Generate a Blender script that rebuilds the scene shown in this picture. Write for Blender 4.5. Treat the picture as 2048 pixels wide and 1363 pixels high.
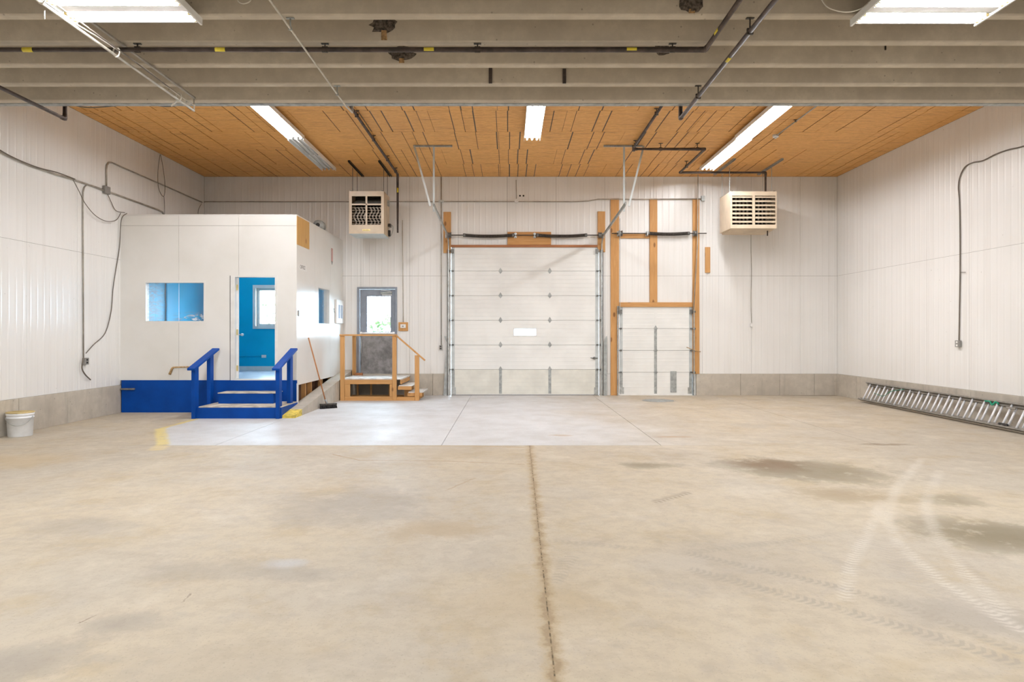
import bpy, math, random
from mathutils import Vector, Matrix
random.seed(7)
for o in list(bpy.data.objects):
    bpy.data.objects.remove(o)
SC = bpy.context.scene
COL = SC.collection

# ------------------------------------------------------------------ camera, world, exposure
F, VX, VY, H = 1335.0, 1017.0, 667.0, 1.52        # focal length in px, vanishing point, eye height
cam = bpy.data.cameras.new('camera')
cam.sensor_width = 36.0
cam.lens = F / 2048 * 36.0
cam.shift_x = (1024 - VX) / 2048
cam.shift_y = -(681.5 - VY) / 2048
cam.clip_end = 300
co = bpy.data.objects.new('camera', cam)
co.location = (0, 0, H)
co.rotation_euler = (math.pi / 2, 0, 0)
COL.objects.link(co)
SC.camera = co
SC.view_settings.view_transform = 'Standard'
SC.view_settings.look = 'None'
SC.view_settings.gamma = 1.0
SC.view_settings.use_curve_mapping = False
SC.view_settings.exposure = 0.0
try:
    SC.cycles.use_denoising = True
    SC.cycles.max_bounces = 6
    SC.cycles.diffuse_bounces = 4
    SC.cycles.sample_clamp_indirect = 6.0
    SC.cycles.use_light_tree = False
    SC.cycles.use_adaptive_sampling = True
    SC.cycles.adaptive_threshold = 0.06
except Exception:
    pass
w = bpy.data.worlds.new('world')
SC.world = w
w.use_nodes = True
SKY_STRENGTH = 52.0
w.node_tree.nodes['Background'].inputs[0].default_value = (0.62, 0.81, 1.0, 1)
w.node_tree.nodes['Background'].inputs[1].default_value = SKY_STRENGTH
TUBE = 118.0            # emission of a lit fluorescent tube
TUBE_HB = 215.0
TUBE_COL = (0.98, 0.99, 1.02, 1)

# ------------------------------------------------------------------ dimensions
XL, XR, YB, YR, ZC = -7.515, 8.125, 16.5, -5.0, 5.40
ZB, YLAST, SP = 4.69, 9.08, 0.61                 # underside and spacing of the concrete ribs
YO, XO, ZO = 12.92, -4.10, 3.81                    # office front plane, side plane, top
ZBASE = 0.53


def P(px, py, y):
    return Vector(((px - VX) * y / F, y, H - (py - VY) * y / F))


def G(px, py, z=0.0):
    return P(px, py, (H - z) * F / (py - VY))


def BW(px, py, off=0.02):
    return P(px, py, YB - off)


def CE(px, py, z):
    return P(px, py, (z - H) * F / (VY - py))


def LW(px, py, off=0.02):
    return P(px, py, -(XL + off) * F / (VX - px))


def RW(px, py, off=0.02):
    return P(px, py, (XR - off) * F / (px - VX))


def OS(px, py, off=0.005):
    return P(px, py, -(XO + off) * F / (VX - px))


# ------------------------------------------------------------------ materials
class NT:
    def __init__(s, name):
        s.m = bpy.data.materials.new(name)
        s.m.use_nodes = True
        s.t = s.m.node_tree
        s.t.nodes.clear()
        s.out = s.t.nodes.new('ShaderNodeOutputMaterial')

    def set(s, sock, v):
        if isinstance(v, bpy.types.NodeSocket):
            s.t.links.new(v, sock)
        elif isinstance(v, (tuple, list)):
            if len(v) == 3 and sock.type == 'RGBA':
                v = (*v, 1)
            sock.default_value = v
        else:
            sock.default_value = v

    def n(s, typ, outi=0, props=None, **ins):
        nd = s.t.nodes.new('ShaderNode' + typ)
        for k, v in (props or {}).items():
            setattr(nd, k, v)
        for k, v in ins.items():
            k2 = int(k[1:]) if k[0] == 'i' and k[1:].isdigit() else k.replace('_', ' ')
            s.set(nd.inputs[k2], v)
        return nd.outputs[outi]

    def math(s, op, a, b=0.0, c=0.0, clamp=False):
        return s.n('Math', props={'operation': op, 'use_clamp': clamp}, i0=a, i1=b, i2=c)

    def vm(s, op, a, b=(0, 0, 0)):
        return s.n('VectorMath', props={'operation': op}, i0=a, i1=b)

    def vlen(s, a):
        return s.n('VectorMath', 1, props={'operation': 'LENGTH'}, i0=a)

    def dot(s, a, b):
        return s.n('VectorMath', 1, props={'operation': 'DOT_PRODUCT'}, i0=a, i1=b)

    def pos(s):
        return s.n('NewGeometry', 0)

    def noise(s, vec, scale, detail=4, rough=0.55, dist=0.0, out=0, dim='3D'):
        return s.n('TexNoise', out, props={'noise_dimensions': dim}, Vector=vec, Scale=scale, Detail=detail, Roughness=rough, Distortion=dist)

    def scale(s, vec, sc):
        return s.vm('MULTIPLY', vec, sc)

    def mix(s, fac, a, b, mode='MIX'):
        nd = s.t.nodes.new('ShaderNodeMix')
        nd.data_type = 'RGBA'
        nd.blend_type = mode
        nd.clamp_factor = True
        s.set(nd.inputs[0], fac)
        s.set(nd.inputs[6], a)
        s.set(nd.inputs[7], b)
        return nd.outputs[2]

    def ramp(s, v, lo, hi, a=0.0, b=1.0, smooth=True):
        return s.n('MapRange', props={'interpolation_type': 'SMOOTHSTEP' if smooth else 'LINEAR'},
                   i0=v, i1=lo, i2=hi, i3=a, i4=b)

    def bump(s, h, strength=0.3, dist=0.01):
        return s.n('Bump', Strength=strength, Distance=dist, Height=h)

    def bsdf(s, color, rough=0.5, metal=0.0, spec=0.5, normal=None, **kw):
        nd = s.t.nodes.new('ShaderNodeBsdfPrincipled')
        s.set(nd.inputs['Base Color'], color)
        s.set(nd.inputs['Roughness'], rough)
        s.set(nd.inputs['Metallic'], metal)
        s.set(nd.inputs['Specular IOR Level'], spec)
        if normal is not None:
            s.set(nd.inputs['Normal'], normal)
        for k, v in kw.items():
            s.set(nd.inputs[k.replace('_', ' ')], v)
        s.t.links.new(nd.outputs[0], s.out.inputs[0])
        return s.m


def plain(name, color, rough=0.5, metal=0.0, spec=0.5, var=0.06, scale=6.0, bump=0.0):
    m = NT(name)
    p = m.pos()
    nz = m.noise(p, scale, 3)
    dark = tuple(c * (1 - 2 * var) for c in color)
    light = tuple(min(1, c * (1 + var)) for c in color)
    c = m.mix(m.ramp(nz, 0.3, 0.7), dark, light)
    nrm = m.bump(m.noise(p, scale * 8, 4), bump, 0.004) if bump else None
    return m.bsdf(c, rough, metal, spec, nrm)


def emit(name, color, strength):
    m = NT(name)
    e = m.n('Emission', Color=color, Strength=strength)
    m.t.links.new(e, m.out.inputs[0])
    return m.m


def wood(name, c1, c2, axis, rough=0.6, knots=True):
    """grain that runs along the given axis"""
    m = NT(name)
    p = m.pos()
    st = [18.0, 18.0, 18.0]
    st['xyz'.index(axis)] = 1.1
    q = m.scale(p, tuple(st))
    g = m.noise(q, 1.6, 5, 0.6, 1.2)
    c = m.mix(m.ramp(g, 0.3, 0.72), c1, c2)
    big = m.noise(p, 1.3, 2)
    c = m.mix(m.ramp(big, 0.35, 0.75, 0, 0.35), c, tuple(x * 0.72 for x in c1))
    if knots:
        kq = [5.0, 5.0, 5.0]
        kq['xyz'.index(axis)] = 2.2
        v = m.n('TexVoronoi', 0, Vector=m.scale(p, tuple(kq)), Scale=1.0)
        k = m.ramp(v, 0.09, 0.17, 1.0, 0.0)
        c = m.mix(m.math('MULTIPLY', k, 0.8), c, (0.18, 0.07, 0.02))
    return m.bsdf(c, rough, 0, 0.35, m.bump(g, 0.15, 0.003))


def concrete(name, base, dark, sc=1.0, streak=False):
    m = NT(name)
    p = m.pos()
    a = m.noise(p, 0.8 * sc, 3, 0.6)
    b = m.noise(p, 6.0 * sc, 4, 0.65)
    c = m.mix(m.ramp(a, 0.3, 0.7), dark, base)
    c = m.mix(m.ramp(b, 0.35, 0.75, 0.35, 0.0), c, tuple(x * 0.7 for x in dark))
    v = m.n('TexVoronoi', 0, Vector=p, Scale=7.0 * sc)
    c = m.mix(m.ramp(v, 0.04, 0.09, 0.55, 0.0), c, tuple(x * 0.35 for x in dark))
    if streak:
        s = m.noise(m.scale(p, (2.5, 2.5, 0.35)), 1.5, 5, 0.6, 0.6)
        c = m.mix(m.ramp(s, 0.5, 0.75, 0.0, 0.45), c, tuple(x * 0.62 for x in dark))
    return m.bsdf(c, 0.85, 0, 0.3, m.bump(m.noise(p, 40, 2, 0.7), 0.35, 0.004))


M = {}


def make_materials():
    # liner sheets: glossy off-white with faint vertical dirt
    m = NT('white_liner_sheet')
    p = m.pos()
    s1 = m.noise(m.scale(p, (6, 6, 0.25)), 1.3, 3, 0.6)
    s2 = m.noise(p, 0.7, 2)
    c = m.mix(m.ramp(s1, 0.42, 0.8, 0, 0.35), (0.81, 0.80, 0.775), (0.68, 0.655, 0.61))
    c = m.mix(m.ramp(s2, 0.4, 0.75, 0, 0.3), c, (0.72, 0.70, 0.655))
    sp = m.noise(p, 14, 2, 0.7)
    c = m.mix(m.ramp(sp, 0.735, 0.79, 0, 0.5), c, (0.36, 0.33, 0.28))
    M['sheet'] = m.bsdf(c, 0.32, 0, 0.5)
    m = NT('white_office_panel')
    p = m.pos()
    s2 = m.noise(p, 0.8, 5)
    c = m.mix(m.ramp(s2, 0.35, 0.75), (0.82, 0.805, 0.77), (0.75, 0.73, 0.68))
    M['office'] = m.bsdf(c, 0.28, 0, 0.5)
    M['jointsand'] = plain('sand_filled_joint', (0.33, 0.25, 0.15), 0.95, var=0.35, scale=25)
    M['seam'] = plain('dark_seam', (0.16, 0.14, 0.12), 0.9)
    M['white'] = plain('white_paint', (0.80, 0.79, 0.76), 0.4, var=0.03)
    M['doorwhite'] = plain('garage_door_white', (0.82, 0.82, 0.79), 0.35, var=0.03, scale=1.5)
    M['doorcream'] = plain('garage_door_yellowed', (0.74, 0.73, 0.66), 0.4, var=0.05, scale=2.5)
    M['blue'] = plain('royal_blue_paint', (0.001, 0.060, 0.33), 0.5, spec=0.15, var=0.08, scale=3)
    M['cyan'] = plain('bright_blue_wall_paint', (0.001, 0.42, 0.67), 0.4, spec=0.3, var=0.05, scale=1.2)
    M['wood_x'] = wood('pine_lumber_x', (0.62, 0.34, 0.13), (0.50, 0.24, 0.075), 'x')
    M['wood_y'] = wood('pine_lumber_y', (0.62, 0.34, 0.13), (0.50, 0.24, 0.075), 'y')
    M['wood_z'] = wood('pine_lumber_z', (0.62, 0.34, 0.13), (0.52, 0.26, 0.085), 'z')
    M['wood_dark'] = wood('stained_header', (0.42, 0.18, 0.075), (0.32, 0.12, 0.045), 'x', knots=False)
    M['plywood'] = wood('plywood', (0.66, 0.40, 0.14), (0.58, 0.32, 0.10), 'z')
    M['brown'] = plain('brown_crawl_board', (0.22, 0.11, 0.06), 0.8, var=0.2)
    M['tread'] = plain('worn_plywood_tread', (0.62, 0.55, 0.45), 0.7, var=0.18, scale=5)
    M['deck'] = plain('worn_white_deck', (0.70, 0.68, 0.64), 0.6, var=0.15, scale=6)
    M['beam'] = concrete('concrete_rib', (0.64, 0.57, 0.465), (0.52, 0.455, 0.365))
    M['spall'] = plain('spalled_concrete', (0.13, 0.105, 0.085), 0.95, var=0.35, scale=30, bump=1.0)
    M['rust'] = plain('rust_streak', (0.40, 0.24, 0.11), 0.9, var=0.3, scale=20)
    M['base'] = concrete('concrete_stem_wall', (0.58, 0.53, 0.45), (0.47, 0.42, 0.35), 1.0, True)
    M['galv'] = plain('galvanised_steel', (0.50, 0.52, 0.51), 0.38, 0.85, var=0.12, scale=12)
    M['galvdull'] = plain('dull_galvanised_steel', (0.40, 0.42, 0.41), 0.5, 0.4, var=0.12, scale=12)
    M['alu'] = plain('aluminium', (0.82, 0.83, 0.85), 0.35, 0.55, var=0.06, scale=12)
    M['aludark'] = plain('weathered_aluminium', (0.27, 0.25, 0.22), 0.5, 0.4, var=0.12, scale=12)
    M['spring'] = plain('oiled_spring_steel', (0.075, 0.065, 0.055), 0.5, 0.5, var=0.25, scale=30)
    M['pipe'] = plain('dark_gas_pipe', (0.085, 0.062, 0.052), 0.5, 0.2, var=0.2, scale=9)
    M['conduit'] = plain('grey_conduit', (0.42, 0.385, 0.33), 0.5, 0.4, var=0.12)
    M['wirewhite'] = plain('pale_cable', (0.62, 0.58, 0.50), 0.6)
    M['wire'] = plain('dark_cable', (0.15, 0.125, 0.10), 0.6)
    M['box'] = plain('grey_electrical_box', (0.33, 0.32, 0.30), 0.5, 0.4)
    M['yellow'] = plain('yellow_tape', (0.80, 0.66, 0.06), 0.5)
    M['brass'] = plain('brass', (0.78, 0.62, 0.28), 0.35, 0.7)
    M['black'] = plain('black_rubber', (0.02, 0.018, 0.016), 0.7)
    M['dark'] = plain('dark_interior', (0.035, 0.028, 0.022), 0.9)
    M['heater'] = plain('beige_heater_enamel', (0.70, 0.58, 0.43), 0.35, var=0.04, scale=4)
    M['heaterdk'] = plain('tan_heater_enamel', (0.60, 0.47, 0.32), 0.4, var=0.08, scale=4)
    M['exch'] = plain('heat_exchanger_tube', (0.45, 0.40, 0.35), 0.4, 0.6, var=0.25, scale=14)
    M['doorgrey'] = plain('grey_steel_door', (0.25, 0.28, 0.33), 0.4, var=0.06)
    m = NT('scuffed_kick_plate')
    p = m.pos()
    a = m.noise(p, 5, 8, 0.7)
    c = m.mix(m.ramp(a, 0.3, 0.72), (0.13, 0.125, 0.125), (0.30, 0.29, 0.29))
    v = m.noise(p, 26, 4, 0.8)
    c = m.mix(m.ramp(v, 0.68, 0.76, 0, 0.8), c, (0.55, 0.55, 0.55))
    M['kick'] = m.bsdf(c, 0.5, 0.2)
    M['lampwhite'] = plain('lamp_white_enamel', (0.82, 0.82, 0.80), 0.3, var=0.02)
    M['tube'] = emit('lit_fluorescent_tube', TUBE_COL, TUBE)
    M['tubehb'] = emit('lit_high_output_tube', TUBE_COL, TUBE_HB)
    M['tubeoffice'] = emit('added_office_tube', TUBE_COL, TUBE * 0.5)
    M['tubeoff'] = plain('unlit_fluorescent_tube', (0.62, 0.63, 0.62), 0.25, var=0.02)
    M['pail'] = plain('white_pail', (0.84, 0.86, 0.88), 0.4, var=0.04)
    M['broomwood'] = wood('broom_handle_wood', (0.45, 0.20, 0.08), (0.34, 0.14, 0.05), 'z', knots=False)
    M['green'] = plain('green_rope', (0.02, 0.30, 0.17), 0.7)
    M['paper'] = plain('paper', (0.85, 0.84, 0.82), 0.6, var=0.02)
    M['ink'] = plain('ink', (0.10, 0.10, 0.10), 0.6)
    M['pink'] = plain('faded_red', (0.62, 0.36, 0.33), 0.6)
    M['tan'] = plain('tan_adhesive', (0.52, 0.34, 0.16), 0.8, var=0.25, scale=18)
    M['floorwhite'] = plain('pale_office_floor', (0.70, 0.71, 0.76), 0.3)
    M['gpanel'] = plain('grey_panel_strip', (0.30, 0.36, 0.44), 0.25)
    M['yellowpaint'] = plain('yellow_kerb_paint', (0.78, 0.60, 0.10), 0.7, var=0.2, scale=12)
    M['leaf'] = plain('outdoor_foliage', (0.10, 0.18, 0.05), 0.7, var=0.4, scale=9)
    M['outground'] = plain('outdoor_gravel', (0.45, 0.43, 0.38), 0.9, var=0.2)
    # window glass: sees through, with a weak mirror on top
    m = NT('window_glass')
    bf = m.n('NewGeometry', 6)
    fr = m.n('Fresnel', IOR=m.math('MULTIPLY_ADD', bf, -0.83333, 1.5))
    t = m.n('BsdfTransparent', Color=(0.96, 0.98, 0.98, 1))
    g = m.n('BsdfGlossy', Color=(1, 1, 1, 1), Roughness=0.02)
    mx = m.t.nodes.new('ShaderNodeMixShader')
    m.set(mx.inputs[0], fr); m.set(mx.inputs[1], t); m.set(mx.inputs[2], g)
    m.t.links.new(mx.outputs[0], m.out.inputs[0])
    M['glass'] = m.m
    m = NT('frosted_acrylic')
    t = m.n('BsdfTranslucent', Color=(0.85, 0.87, 0.88, 1))
    m.t.links.new(t, m.out.inputs[0])
    M['frost'] = m.m
    # the same glass with dried white scrub marks in its lower corner, plus a painted sheen
    m = NT('smear_sheen_glass')
    p = m.pos()
    bf = m.n('NewGeometry', 6)
    fr = m.n('Fresnel', IOR=m.math('MULTIPLY_ADD', bf, -0.83333, 1.5))
    t = m.n('BsdfTransparent', Color=(0.96, 0.98, 0.98, 1))
    g = m.n('BsdfGlossy', Color=(1, 1, 1, 1), Roughness=0.02)
    d = m.n('BsdfDiffuse', Color=(0.75, 0.80, 0.85, 1))
    wv = m.n('TexNoise', 0, Vector=m.scale(p, (2.2, 1, 6)), Scale=2.2, Detail=6.0, Roughness=0.65, Distortion=2.0)
    sep = m.n('SeparateXYZ', 0, i0=p)
    sepz = m.t.nodes[-1].outputs[2]
    mk = m.math('MULTIPLY', m.ramp(sepz, 1.98, 1.80), m.ramp(sep, -6.6, -6.1))
    sheen = m.math('MULTIPLY', m.ramp(sep, -6.55, -6.95), 0.26)  # lighter reflection sheen painted on the pane as a pale film
    k = m.math('ADD', m.math('MULTIPLY', mk, m.ramp(wv, 0.47, 0.62, 0, 0.8)), m.math('MULTIPLY', sheen, m.ramp(wv, 0.3, 0.65)))
    mx = m.t.nodes.new('ShaderNodeMixShader')
    m.set(mx.inputs[0], fr); m.set(mx.inputs[1], t); m.set(mx.inputs[2], g)
    mx2 = m.t.nodes.new('ShaderNodeMixShader')
    m.set(mx2.inputs[0], k); m.set(mx2.inputs[1], mx.outputs[0]); m.set(mx2.inputs[2], d)
    m.t.links.new(mx2.outputs[0], m.out.inputs[0])
    M['smearsheen'] = m.m
    # oriented strand board: short flakes lying along X
    m = NT('oriented_strand_board')
    p = m.pos()
    q = m.scale(p, (7, 32, 10))
    a = m.noise(q, 1.0, 6, 0.65, 0.8)
    c = m.mix(m.ramp(a, 0.28, 0.72), (0.62, 0.30, 0.075), (0.84, 0.46, 0.15))
    b = m.noise(m.scale(p, (16, 60, 10)), 1.0, 3, 0.6)
    c = m.mix(m.ramp(b, 0.58, 0.75, 0, 0.6), c, (0.88, 0.60, 0.29))
    l = m.noise(m.scale(p, (1.0, 15, 1)), 1.3, 5, 0.7, 0.5)
    c = m.mix(m.ramp(l, 0.54, 0.64, 0, 0.55), c, (0.36, 0.155, 0.045))
    big = m.noise(p, 0.6, 3)
    c = m.mix(m.ramp(big, 0.35, 0.7, 0, 0.15), c, (0.50, 0.24, 0.07))
    M['osb'] = m.bsdf(c, 0.55, 0, 0.35)


# ---- floor: two pours of concrete, stains, tyre marks, sandy joint
BRN, OLV, GRY, RUB, PALE = (0.20, 0.135, 0.075), (0.22, 0.18, 0.115), (0.30, 0.265, 0.225), (0.37, 0.32, 0.255), (0.70, 0.65, 0.57)
BLOTS = [(1610, 940, 1.7, 1.1, -0.35, OLV, 0.75), (1540, 928, 0.75, 0.70, -0.25, BRN, 0.9), (1290, 930, 0.6, 0.35, -0.1, OLV, 0.65),
         (1690, 990, 0.9, 0.55, -0.3, (0.34, 0.26, 0.16), 0.7), (2000, 1070, 1.1, 0.8, -0.2, OLV, 0.85), (1905, 1000, 0.5, 0.45, -0.4, OLV, 0.55),
         (250, 1245, 0.4, 0.26, 0.2, GRY, 0.5), (430, 1140, 0.8, 0.35, 0.1, GRY, 0.36), (600, 1150, 0.4, 0.3, 0.0, GRY, 0.38),
         (700, 1010, 1.3, 1.2, 0.1, GRY, 0.45), (160, 1050, 0.8, 0.5, 0.0, GRY, 0.4), (860, 1060, 1.0, 0.45, 0.1, (0.40, 0.30, 0.18), 0.55),
         (30, 1330, 0.5, 0.45, 0.1, GRY, 0.55), (430, 1330, 0.9, 0.5, 0.0, (0.40, 0.34, 0.26), 0.4), (1060, 1200, 0.8, 0.7, 0.0, (0.45, 0.36, 0.24), 0.4),
         (900, 905, 1.9, 0.8, 0.0, (0.42, 0.34, 0.23), 0.4), (1640, 790, 1.3, 0.35, 0.0, (0.24, 0.19, 0.13), 0.7), (1770, 888, 0.6, 0.2, 0.0, BRN, 0.6),
         (1350, 873, 0.5, 0.16, 0.0, (0.42, 0.27, 0.15), 0.6), (1120, 870, 0.35, 0.18, 0.0, (0.42, 0.30, 0.18), 0.6), (1500, 850, 0.6, 0.6, 0.0, (0.40, 0.36, 0.30), 0.5),
         (575, 1125, 0.26, 0.16, 0.1, (0.52, 0.55, 0.60), 0.4), (40, 920, 1.4, 0.8, 0.0, (0.50, 0.38, 0.22), 0.5), (1450, 1120, 1.2, 1.0, 0.3, GRY, 0.28), (1950, 1230, 0.8, 0.5, -0.4, GRY, 0.4)]
LINES = [([(1374, 1105), (1684, 1175), (1810, 1212), (2048, 1305)], 0.045, 0.02, RUB, 0.60, 0.045), ([(1379, 1137), (1689, 1220), (1899, 1280), (2048, 1330)], 0.055, 0.02, RUB, 0.60, 0.045),
         ([(1374, 1105), (1560, 1082), (1740, 1058)], 0.04, 0.02, RUB, 0.40, 0.05), ([(1070, 1078), (1374, 1105)], 0.04, 0.02, RUB, 0.30, 0.05),
         ([(1108, 1165), (1145, 1110)], 0.05, 0.02, RUB, 0.4, 0.05), ([(1308, 1004), (1378, 984)], 0.05, 0.03, (0.30, 0.24, 0.17), 0.6, 0.06),
         ([(1845, 915), (1790, 980), (1772, 1040), (1800, 1090), (1880, 1160), (2048, 1265)], 0.045, 0.035, PALE, 0.40, 0.05),
         ([(1880, 940), (1850, 1010), (1868, 1060), (1920, 1135), (2020, 1230)], 0.045, 0.035, PALE, 0.38, 0.05),
         ([(1762, 1000), (1740, 1060), (1700, 1130), (1690, 1200)], 0.04, 0.03, PALE, 0.4, 0.05), ([(1765, 1080), (1820, 1150), (2048, 1285)], 0.09, 0.05, (0.40, 0.35, 0.29), 0.32, 0.06),
         ([(1890, 1090), (1960, 1150), (2048, 1225)], 0.03, 0.02, (0.40, 0.34, 0.27), 0.4, 0.05),
         ([(0, 968), (320, 944), (690, 925)], 0.03, 0.02, (0.45, 0.38, 0.30), 0.45, 0), ([(0, 1038), (190, 1016)], 0.04, 0.03, (0.45, 0.38, 0.30), 0.4, 0),
         ([(0, 1085), (210, 1105), (520, 1120)], 0.03, 0.02, (0.42, 0.36, 0.28), 0.4, 0.05), ([(665, 908), (720, 920), (880, 921), (1050, 928)], 0.012, 0.01, (0.36, 0.25, 0.15), 0.9, 0),
         ([(890, 981), (950, 955)], 0.012, 0.01, (0.40, 0.30, 0.20), 0.6, 0), ([(700, 892), (770, 891), (930, 891), (1050, 894)], 0.02, 0.015, (0.42, 0.31, 0.17), 0.9, 0),
         ([(155, 1246), (195, 1229)], 0.005, 0.003, (0.2, 0.14, 0.1), 0.8, 0), ([(366, 1203), (382, 1186)], 0.005, 0.003, (0.2, 0.14, 0.1), 0.8, 0)]


def make_floor_material(name, region):
    """region: 'new' pour, or the 'west' / 'east' half of the old one"""
    m = NT('stained_concrete_' + name)
    p = m.scale(m.pos(), (1, 1, 0))
    sx = m.n('SeparateXYZ', 0, i0=p)
    sy = m.t.nodes[-1].outputs[1]
    n1 = m.noise(p, 0.45, 3, 0.62, dim='2D')
    n2 = m.noise(p, 1.5, 5, 0.68, dim='2D')
    n3 = m.noise(p, 8.0, 4, 0.74, dim='2D')
    n4 = m.noise(p, 55.0, 2, 0.7, dim='2D')
    nb = m.noise(m.vm('ADD', p, (17.3, 5.1, 0)), 2.6, 5, 0.70, dim='2D')
    beige, grey, tan = (0.535, 0.458, 0.340), (0.495, 0.438, 0.350), (0.45, 0.36, 0.232)
    c = m.mix(m.ramp(n1, 0.36, 0.64), beige, grey)
    c = m.mix(m.ramp(n2, 0.50, 0.74, 0, 0.65), c, tan)
    c = m.mix(m.ramp(nb, 0.52, 0.72, 0, 0.40), c, (0.42, 0.375, 0.32))
    c = m.mix(m.ramp(n3, 0.34, 0.60, 0.30, 0.0), c, (0.36, 0.30, 0.23))
    c = m.mix(m.ramp(n2, 0.26, 0.44, 0.55, 0.0), c, (0.60, 0.535, 0.43))
    ns = m.noise(m.scale(m.vm('ADD', p, (3.7, 9.2, 0)), (0.55, 1.0, 1)), 2.0, 4, 0.72, dim='2D')
    c = m.mix(m.ramp(ns, 0.55, 0.75, 0, 0.40), c, (0.38, 0.315, 0.235))
    daylit = None
    if region == 'new':
        # smoother pour; bluish daylight before the big door is painted into its colour
        edge = m.math('MAXIMUM', m.math('MULTIPLY_ADD', m.math('SUBTRACT', 10.68, sy), 0.576, -5.57), -5.57)
        inL = m.ramp(m.math('SUBTRACT', sx, edge), -0.02, 0.06)
        inR = m.ramp(m.math('ADD', sx, m.math('MULTIPLY', m.math('SUBTRACT', n1, 0.5), 3.0)), 3.4, 0.2)
        daylit = m.math('MULTIPLY', inL, inR)
        day_tint = m.mix(m.ramp(n2, 0.3, 0.75), (0.64, 0.655, 0.68), (0.56, 0.565, 0.575))
        c = m.mix(m.math('MULTIPLY', daylit, 0.85), c, day_tint)

    def seq():
        # the point again, tied to the colour so far, so that the long chain is worked off in order
        return m.n('VectorMath', props={'operation': 'MULTIPLY_ADD'}, i0=c, i1=(1e-9, 1e-9, 1e-9), i2=p)

    def here(x0, x1, y0, y1):
        if region == 'new':
            return y1 > 9.1
        return y0 < 9.1 and (x0 < 0.3 if region == 'west' else x1 > 0.1)
    for px, py, rx, ry, ang, col, amt in BLOTS:
        g = G(px, py)
        r = max(rx, ry)
        if not here(g.x - r, g.x + r, g.y - r, g.y + r):
            continue
        ca, sa = math.cos(ang), math.sin(ang)
        d = m.vm('SUBTRACT', seq(), (g.x, g.y, 0))
        uv = m.n('CombineXYZ', i0=m.dot(d, (ca / rx, sa / rx, 0)), i1=m.dot(d, (-sa / ry, ca / ry, 0)))
        fall = m.ramp(m.vlen(uv), 1.0, 0.1)
        k = m.ramp(m.math('MULTIPLY_ADD', fall, 0.40, nb), 0.55, 0.80, 0.0, min(1.0, amt * 1.15))
        c = m.mix(m.math('MULTIPLY', k, fall), c, col)

    def paint(pts, width, soft, col, amt, tread=0.0):
        nonlocal c
        tot = None
        pp = seq()
        for a, b in zip(pts[:-1], pts[1:]):
            a, b = Vector((*a, 0)), Vector((*b, 0))
            Ln = (b - a).length
            t = (b - a) / Ln
            d = m.vm('SUBTRACT', pp, tuple(a))
            u = m.dot(d, tuple(t))
            v = m.math('ABSOLUTE', m.math('MULTIPLY_ADD', n3, 0.05, m.math('SUBTRACT', m.dot(d, (-t.y, t.x, 0)), 0.025)))
            k = m.ramp(v, width + soft, max(width - soft, 0.0))
            k = m.math('MULTIPLY', k, m.ramp(m.math('ABSOLUTE', m.math('SUBTRACT', u, Ln / 2)), Ln / 2 + 0.02, Ln / 2 - 0.02))
            if tread:
                k = m.math('MULTIPLY', k, m.ramp(m.math('SINE', m.math('MULTIPLY_ADD', u, 6.283 / tread, m.math('MULTIPLY', v, 60.0))), -0.6, 0.5, 0.25, 1.0))
            tot = k if tot is None else m.math('MAXIMUM', tot, k)
        c = m.mix(m.math('MULTIPLY', tot, m.ramp(nb, 0.28, 0.56, 0.35 * amt, min(1.0, amt * 1.3))), c, col)
    for px, wd, so, col, amt, tr in LINES:
        g = [tuple(G(*q)[:2]) for q in px]
        if here(min(q[0] for q in g), max(q[0] for q in g), min(q[1] for q in g), max(q[1] for q in g)) and region != 'new':
            paint(g, wd, so, col, amt, tr)
    if region == 'new':
        paint([(-5.57, 11.95), (-5.57, 10.68)], 0.05, 0.02, (0.66, 0.54, 0.22), 0.8)       # painted guide line, worn
        paint([(-5.57, 10.68), (-4.72, 9.12)], 0.08, 0.04, (0.70, 0.58, 0.24), 0.8)
    elif region == 'west':
        paint([(-4.72, 9.12), (-4.6, 8.7)], 0.10, 0.05, (0.72, 0.58, 0.28), 0.5)
    if region != 'new':
        # sand lying along the wide joint
        jx = m.math('MULTIPLY_ADD', sy, 0.0135, 0.165)
        dj = m.math('ABSOLUTE', m.math('MULTIPLY_ADD', m.math('SUBTRACT', n3, 0.5), 0.12, m.math('SUBTRACT', sx, jx)))
        c = m.mix(m.ramp(dj, 0.075, 0.02, 0, 0.9), c, (0.42, 0.325, 0.20))
        c = m.mix(m.ramp(dj, 0.030, 0.004, 0, 0.7), c, (0.30, 0.215, 0.125))
    c = m.mix(m.ramp(n4, 0.60, 0.74, 0, 0.35), c, (0.30, 0.25, 0.19))
    ro = m.ramp(n2, 0.3, 0.7, 0.56, 0.70)
    if daylit is not None:
        ro = m.math('MULTIPLY_ADD', daylit, -0.07, ro)
    M[name] = m.bsdf(c, ro, 0, 0.45)


make_materials()
for nm in ('new', 'west', 'east'):
    make_floor_material('floor_' + nm, nm)


# ------------------------------------------------------------------ mesh building
def wloc(o):
    v = Vector((0, 0, 0))
    while o is not None:
        v += o.location
        o = o.parent
    return v


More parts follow.
